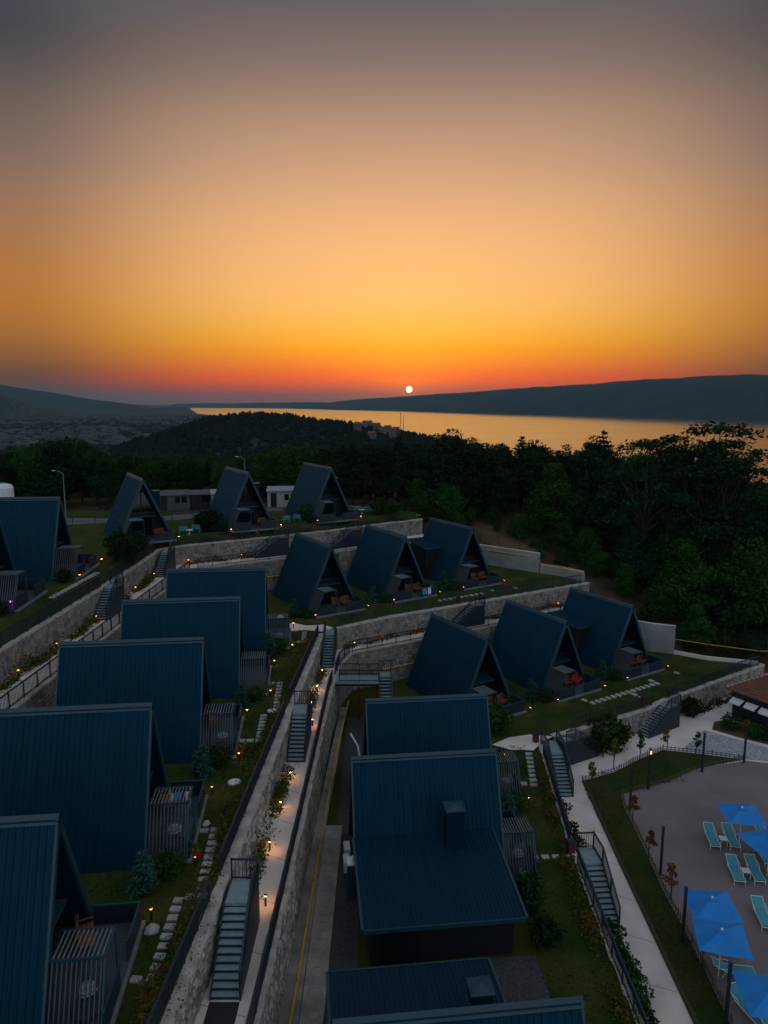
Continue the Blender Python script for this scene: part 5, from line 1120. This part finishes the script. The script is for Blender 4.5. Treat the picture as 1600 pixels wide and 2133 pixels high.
for k in range(70):
    u, v = rnd.uniform(0, 1), rnd.uniform(0, 1); x = 29.4 + 12 * u + rnd.uniform(-.3, .3); y = 56.9 - 5.2 * min(1, u * 1.25) + 3.4 * v * (.35 + u)
    kd = rnd.choice(['green', 'green', 'dark', 'yellow', 'rust']); nm = {'green': 'mid-green leafy', 'dark': 'dark leafy', 'yellow': 'yellow-green flowering', 'rust': 'rust-brown leafy'}[kd]
    bush(nm + ' shrub in the flower bed before the tiled kiosk', x, y, ZD, kd, rnd.uniform(.5, .95) if kd in ('green', 'dark') else rnd.uniform(1.0, 1.5), nm + ' shrubs of the flower bed')
SAP = [proto_broad(120 + i, 2.1, .42, .45, 9, 26, .085, m=m, squash=.8) for i, m in enumerate(('leaf_yellow', 'leaf', 'leaf_rust'))]
for i, (x, y, k, l) in enumerate([(15.06, 47.95, 0, 'yellow-green sapling at the tip of the pool lawn'), (17.72, 51.1, 0, 'yellow-green staked sapling on the fence below the dark pool stair'), (20.2, 52.6, 1, 'green staked sapling on the fence opposite the stair foot'), (22.7, 53.6, 2, 'red-brown staked sapling beside the pebble path'), (24.95, 53.0, 1, 'green slender sapling on the pebble path side of the fence'),
                               (16.5, 43.5, 2, 'rust-brown sapling at the deck edge below the rounded corner'), (16.35, 40.0, 2, 'rust-brown sapling leaning over the deck beside the lone lamp post'), (16.2, 36.4, 2, 'small rusty sapling on the deck fence between two lamp posts'), (15.95, 31.6, 2, 'rust-brown sapling beside the lower paired parasol')]):
    a, b = SAP[k]; r_ = thing('sapling', l, 'sapling', (x, y, ZD), rnd.uniform(0, 6), 'staked saplings round the pool lawn', rnd.uniform(.95, 1.15)); link('trunk', a, r_); link('crown', b, r_); part('stake', MB().tube([(.1, .05, -.05), (.1, .05, 1.75)], .02, 5), 'fence_wood', r_)
def strip(name, pts, z, w, dens, h, size, m, seed):
    rs = np.random.RandomState(seed); Q = resample([(p[0], p[1], 0) for p in pts], .5); P = []
    for p, q in zip(Q, Q[1:]):
        n = rs.poisson(dens * (p - q).length * max(.15, 1 + 1.3 * math.sin(p.x * 1.7 + p.y * .9 + seed) * math.sin(p.y * .31 + seed))); t = rs.uniform(0, 1, n); e = (q - p).normalized()
        o = rs.normal(0, .34, n) * w; hh = np.abs(rs.normal(0, .5, n)) * h * (.6 + .5 * np.sin(p.y * 1.3 + p.x + seed))
        P.append(np.stack([p.x + (q.x - p.x) * t - e.y * o, p.y + (q.y - p.y) * t + e.x * o, z + .03 + np.abs(hh)], 1))
    P = np.concatenate(P); return tag(link(name, quads_mesh(name, leaf_quads(P, size, rs), m)), None, None, None, 'stuff')
def tagstuff(o, l, c): o['label'] = l; o['category'] = c
tagstuff(strip('border_planting', ycut(WA[:4], .98, 0, 18, 60.5), ZA, .62, 260, .55, .06, 'leaf_wall', 1), 'rusty and green border plants along the cabin garden wall', 'plants')
for a, b, sd in ((19, 22.4, 2), (29.2, 41.2, 3), (46.4, 57.2, 4)): tagstuff(strip('path_planting', ycut(WA[:4], -.42, 0, a, b), ZP, .62, 230, .6, .06, 'leaf_wall', sd), 'rusty and green plants at the wall foot beside the middle path', 'plants')
tagstuff(strip('row_path_planting', along(WA[4:], -.3, 0, .02, .95), ZP, .5, 110, .5, .07, 'leaf_wall', 5), 'low plants at the wall foot behind the lowest row of cabins', 'plants')
tagstuff(strip('upper_path_planting', ycut(WF[:4], -.5, 0, 32, 54.0), ZPL, .6, 170, .8, .08, 'leaf_wall', 6), 'weeds climbing the stone wall beside the upper path', 'plants')
tagstuff(strip('upper_corner_planting', ycut(WF[:4], -.5, 0, 57.5, 68.4), ZPL, .6, 170, .8, .08, 'leaf_wall', 7), 'weeds between the two lit stairs of the upper path', 'plants')
tagstuff(strip('lower_border_planting', ycut(WB[:4], .72, 0, 20, 49.5), ZB, .62, 330, .55, .06, 'leaf_wall', 8), 'rusty and yellow border plants along the lower garden wall', 'plants')
tagstuff(strip('wall_foot_planting', along(WB[4:], -.6, 0, .58, .95), ZD, .7, 150, .5, .08, 'leaf_dark', 9), 'dark plants at the foot of the stone wall by the kiosk', 'plants')
tagstuff(strip('back_row_planting', along(WF[3:], .8, 0, .12, .98), ZF, .7, 110, .45, .08, 'leaf', 10), 'low green plants behind the back-row railing', 'plants')
tagstuff(strip('row_wall_planting', along(WF[3:], -.45, 0, .08, .9), ZPL, .45, 80, .8, .09, 'leaf_wall', 12), 'weeds on the pale wall below the back row', 'plants')
tagstuff(strip('bank_scrub', [(12, 92.5), (20, 86.5), (25, 82), (28, 76.5), (33, 72), (40, 71), (50, 73)], -1.0, 1.2, 5, .3, .2, 'leaf_dark', 11), 'dry scrub on the bank', 'plants') if False else None
def blades(name, boxes, dens, seed, label):
    rs = np.random.RandomState(seed); V = []
    for x0, x1, y0, y1, z, deg in boxes:
        n = int((x1 - x0) * (y1 - y0) * dens); P = np.stack([rs.uniform(x0, x1, n), rs.uniform(y0, y1, n)], 1)
        if deg is not None:      # boxes given along the rows, turned about the box corner
            c, s = math.cos(R(deg[2])), math.sin(R(deg[2])); P = np.stack([deg[0] + P[:, 0] * c - P[:, 1] * s, deg[1] + P[:, 0] * s + P[:, 1] * c], 1)
        k = vnoise(P[:, 0], P[:, 1], 1.3, seed) + .5; P = P[rs.uniform(size=len(P)) < .25 + k]; A_ = np.array(PAV); P = P[np.min(np.hypot(P[:, None, 0] - A_[None, :, 0], P[:, None, 1] - A_[None, :, 1]), 1) > .36]; n = len(P)
        h = rs.uniform(.03, .085, n); a = rs.uniform(0, 6.283, n); w = rs.uniform(.02, .05, n); lean = rs.normal(0, .04, (n, 2)); B = np.concatenate([P, np.full((n, 1), z)], 1)
        d = np.stack([np.cos(a) * w, np.sin(a) * w, np.zeros(n)], 1); up = np.concatenate([lean, h[:, None]], 1)
        V.append(np.stack([B - d, B + d, B + up + d * .5, B + up - d * .5], 1))
    o = link(name, quads_mesh(name, np.concatenate(V), 'grass_blade')); tag(o, label, 'grass', None, 'stuff')
blades('grass', [(-9.6, -6.9, 18, 62, ZA + .004, None), (-18, -9.6, 24, 62, ZA + .004, None)], 55, 1, 'short patchy grass of the cabin garden')
blades('grass', [(7.2, 10.9, 18, 51, ZB + .004, None)], 70, 2, 'short patchy grass of the lower garden beside the annexed cabin')
blades('grass', [(0, 28, .6, 5.5, ZB + .004, (13.8, 53.2, 30.5))], 45, 3, 'short grass in front of the lowest row of cabins')
blades('grass', [(0, 27, .6, 4.0, ZA + .004, (-3.9, 63.2, 30.0))], 40, 4, 'short grass in front of the middle row of cabins')
blades('grass', [(-25.2, -24.9 + 1.0, 36, 68, ZE + .004, None)], 35, 5, 'short grass of the upper left terrace')
blades('grass', [(14.5, 16.0, 24, 48, ZD + .034, None), (16.5, 19, 47.8, 50.4, ZD + .034, None), (19, 22.5, 49, 52.0, ZD + .034, None)], 70, 6, 'short grass of the pool lawn')

# ------------------------------------------------------------------ far things
def blob_mesh(name, pts, m, seed):
    """many small irregular crowns in one mesh: pts rows are x, y, z, radius, height, pointed"""
    rs = np.random.RandomState(seed); V = []; F = []; n = 6
    for x, y, z, r, h, pt in pts:
        o = len(V); prof = [(.55, .0), (1.0, .3), (.72 if not pt else .5, .68), (.12, 1.0)]
        for q, t in prof:
            for k in range(n):
                a = 6.283 * k / n + q; j = rs.uniform(.7, 1.3); V.append((x + r * q * j * math.cos(a), y + r * q * j * math.sin(a), z + h * t * rs.uniform(.9, 1.1)))
        for i in range(3):
            for k in range(n): F.append((o + i * n + k, o + i * n + (k + 1) % n, o + (i + 1) * n + (k + 1) % n, o + (i + 1) * n + k))
        F.append(tuple(o + 3 * n + k for k in range(n)))
    me = bpy.data.meshes.new(name); me.from_pydata(V, [], F); me.update(); me.materials.append(MATS[m]); return me
pts = []
while len(pts) < 3600:
    az = nrs.uniform(-21, 8); r = nrs.uniform(950, 1420); x = r * math.sin(R(az)); y = r * math.cos(R(az)); z = float(far_z(np.array(x), np.array(y)))
    if z > -84: pts.append((x, y, z - 2.5, nrs.uniform(3, 6), nrs.uniform(6, 12), nrs.uniform() < .45))
tag(link('hill_wood', blob_mesh('hill_wood', pts, 'far_wood', 5)), 'dark wooded hill above the lake behind the cabins', 'woodland', None, 'stuff')
pts = []
while len(pts) < 2600:
    az = nrs.uniform(-32, 32); r = math.exp(nrs.uniform(math.log(165), math.log(950))); x = r * math.sin(R(az)); y = r * math.cos(R(az)); z = float(far_z(np.array(x), np.array(y)))
    px, zl = top_limit(x, y); h = nrs.uniform(6, 11)
    if -100 < px < 1700:
        if 225 < px < 520 and 330 < r < 560: continue
        h = min(h, zl - 1.0 - z) if r < 300 else h
        if h > 3: pts.append((x, y, z - 2.0, nrs.uniform(2.6, 4.6), h, nrs.uniform() < .3))
tag(link('valley_wood', blob_mesh('valley_wood', pts, 'far_wood', 6)), 'dark woodland filling the valley between cabins and hill', 'woodland', None, 'stuff')
mb = MB()
for k in range(1500):
    az = rnd.uniform(-30, -12.5); r = math.exp(rnd.uniform(math.log(1650), math.log(6000))); cl = float(vnoise(r * math.sin(R(az)), r * math.cos(R(az)), 420, 13))
    if cl < -.12: continue
    x = r * math.sin(R(az)); y = r * math.cos(R(az)); z = float(far_z(np.array(x), np.array(y))); a = rnd.uniform(5, 14); b = rnd.uniform(5, 11); h = rnd.uniform(4, 12)
    mb.box(x - a, x + a, y - b, y + b, z - 3, z + h)
tag(part('far_town', mb, 'town_wall'), 'hazy town spread over the plain at the lake end', 'town', None, 'stuff')
pts = []
while len(pts) < 1600:
    az = nrs.uniform(-32, -13); r = math.exp(nrs.uniform(math.log(1500), math.log(6500))); x = r * math.sin(R(az)); y = r * math.cos(R(az)); pts.append((x, y, -97.5, nrs.uniform(6, 22), nrs.uniform(5, 11), False))
tag(link('plain_trees', blob_mesh('plain_trees', pts, 'far_wood', 8)), 'tree belts between the houses of the far plain', 'trees', None, 'stuff')
def far_house(label, x, y, z, deg, lx, ly, h, roof='red_tile', wall='hill_plaster', group='small houses on the wooded hill', name='hill_house', rise=.35):
    r_ = thing(name, label, 'house', (x, y, z), R(deg), group); part('wall', MB().box(-lx / 2, lx / 2, -ly / 2, ly / 2, -3, h), wall, r_)
    q = ly * rise; mb = MB(); mb.add([(-lx / 2 - .5, -ly / 2 - .6, h - .1), (lx / 2 + .5, -ly / 2 - .6, h - .1), (lx / 2 + .5, 0, h + q), (-lx / 2 - .5, 0, h + q), (-lx / 2 - .5, ly / 2 + .6, h - .1), (lx / 2 + .5, ly / 2 + .6, h - .1)], [(0, 1, 2, 3), (3, 2, 5, 4), (0, 3, 4), (1, 5, 2), (0, 4, 5, 1)]); part('roof', mb, roof, r_)
    nw = max(2, int(lx / 4)); nf = max(1, int(h / 3))
    for f in range(nf):
        for i in range(nw):
            xx = -lx / 2 + lx * (i + .5) / nw; part('window', MB().box(xx - .6, xx + .6, -ly / 2 - .08, -ly / 2 - .01, f * 3 + 1.0, f * 3 + 2.3), 'glass', r_)
for px, py, r, lx, h, l in ((745, 886, 1130, 11, 8, 'cream hill house with flat face at the wood edge'), (765, 884, 1180, 15, 7, 'broad hill house with overhanging roof on the crest'), (784, 886, 1170, 12, 7, 'small white hill house left of the tall white one'), (797, 890, 1140, 10, 6, 'low white hill house on the slope'), (808, 888, 1160, 11, 7, 'white hill house beside the tall white one'), (818, 892, 1120, 11, 11, 'tall white hill house at the slope end'), (775, 893, 1090, 11, 6, 'low pale hill house below the crest roofs'), (826, 887, 1170, 9, 6, 'small hill house nearest the two masts')):
    y = r * math.cos(math.atan((px - 800) / 1479)); x = (px - 800) / 1479 * y * .99; z = float(far_z(np.array(x), np.array(y))); far_house(l, x, y, z + 4.5, rnd.uniform(-30, 30), lx, 9, h)
for px, top, l in ((834, 858, 'tall lattice mast on the end of the wooded hill'), (840, 866, 'shorter lattice mast beside the tall one on the hill')):
    r = 1120; x = (px - 800) / 1479 * r; z = float(far_z(np.array(x), np.array(r))); H_ = 20.4 + r * math.tan(math.atan((1066.5 - top) / 1479) - R(8.77)) - z
    m_ = thing('lattice_mast', l, 'mast', (x, r, z), 0, 'masts on the hill')
    for a in (0, 2.094, 4.189): part('leg', MB().tube([(1.1 * math.cos(a), 1.1 * math.sin(a), -2), (.35 * math.cos(a), .35 * math.sin(a), H_)], .16, 4), 'metal', m_)
    mb = MB()
    for k in range(14):
        for a in (0, 2.094, 4.189):
            t0, t1 = k / 14, (k + 1) / 14; q0, q1 = 1.1 - .75 * t0, 1.1 - .75 * t1; b = a + 2.094; mb.obox((q0 * math.cos(a), q0 * math.sin(a), H_ * t0), (q1 * math.cos(b), q1 * math.sin(b), H_ * t1), .07, .07)
    part('bracing', mb, 'metal', m_)
for px, r, lx, l in ((335, 440, 26, 'long hall with faded red roof among the valley trees'), (408, 470, 34, 'longer hall with faded red roof beside the gabled one'), (470, 455, 16, 'short gabled house with pale walls at the end of the red-roofed halls')):
    x = (px - 800) / 1479 * r; z = float(far_z(np.array(x), np.array(float(r)))); far_house(l, x, r, z + 1, rnd.uniform(-8, 8), lx, 12, 5.5, group='red-roofed halls in the valley', name='valley_hall', rise=.25)

# ------------------------------------------------------------------ haze over the whole valley
hb = MB().box(-24000, 24000, -3000, 27000, -125, 330); ho = part('haze', hb, None) if False else link('haze', hb.mesh('haze'))
ho['kind'] = 'stuff'; ho['label'] = 'thin evening haze over lake, plain and far ridges'; ho['category'] = 'haze'
hm = bpy.data.materials.new('haze'); hm.use_nodes = True; ht = hm.node_tree; ht.nodes.clear()
pv = ht.nodes.new('ShaderNodeVolumePrincipled'); pv.inputs['Density'].default_value = 4.0e-5; pv.inputs['Color'].default_value = (.19, .47, .70, 1); pv.inputs['Anisotropy'].default_value = .35
ou = ht.nodes.new('ShaderNodeOutputMaterial'); ht.links.new(pv.outputs[0], ou.inputs['Volume']); ho.data.materials.append(hm)
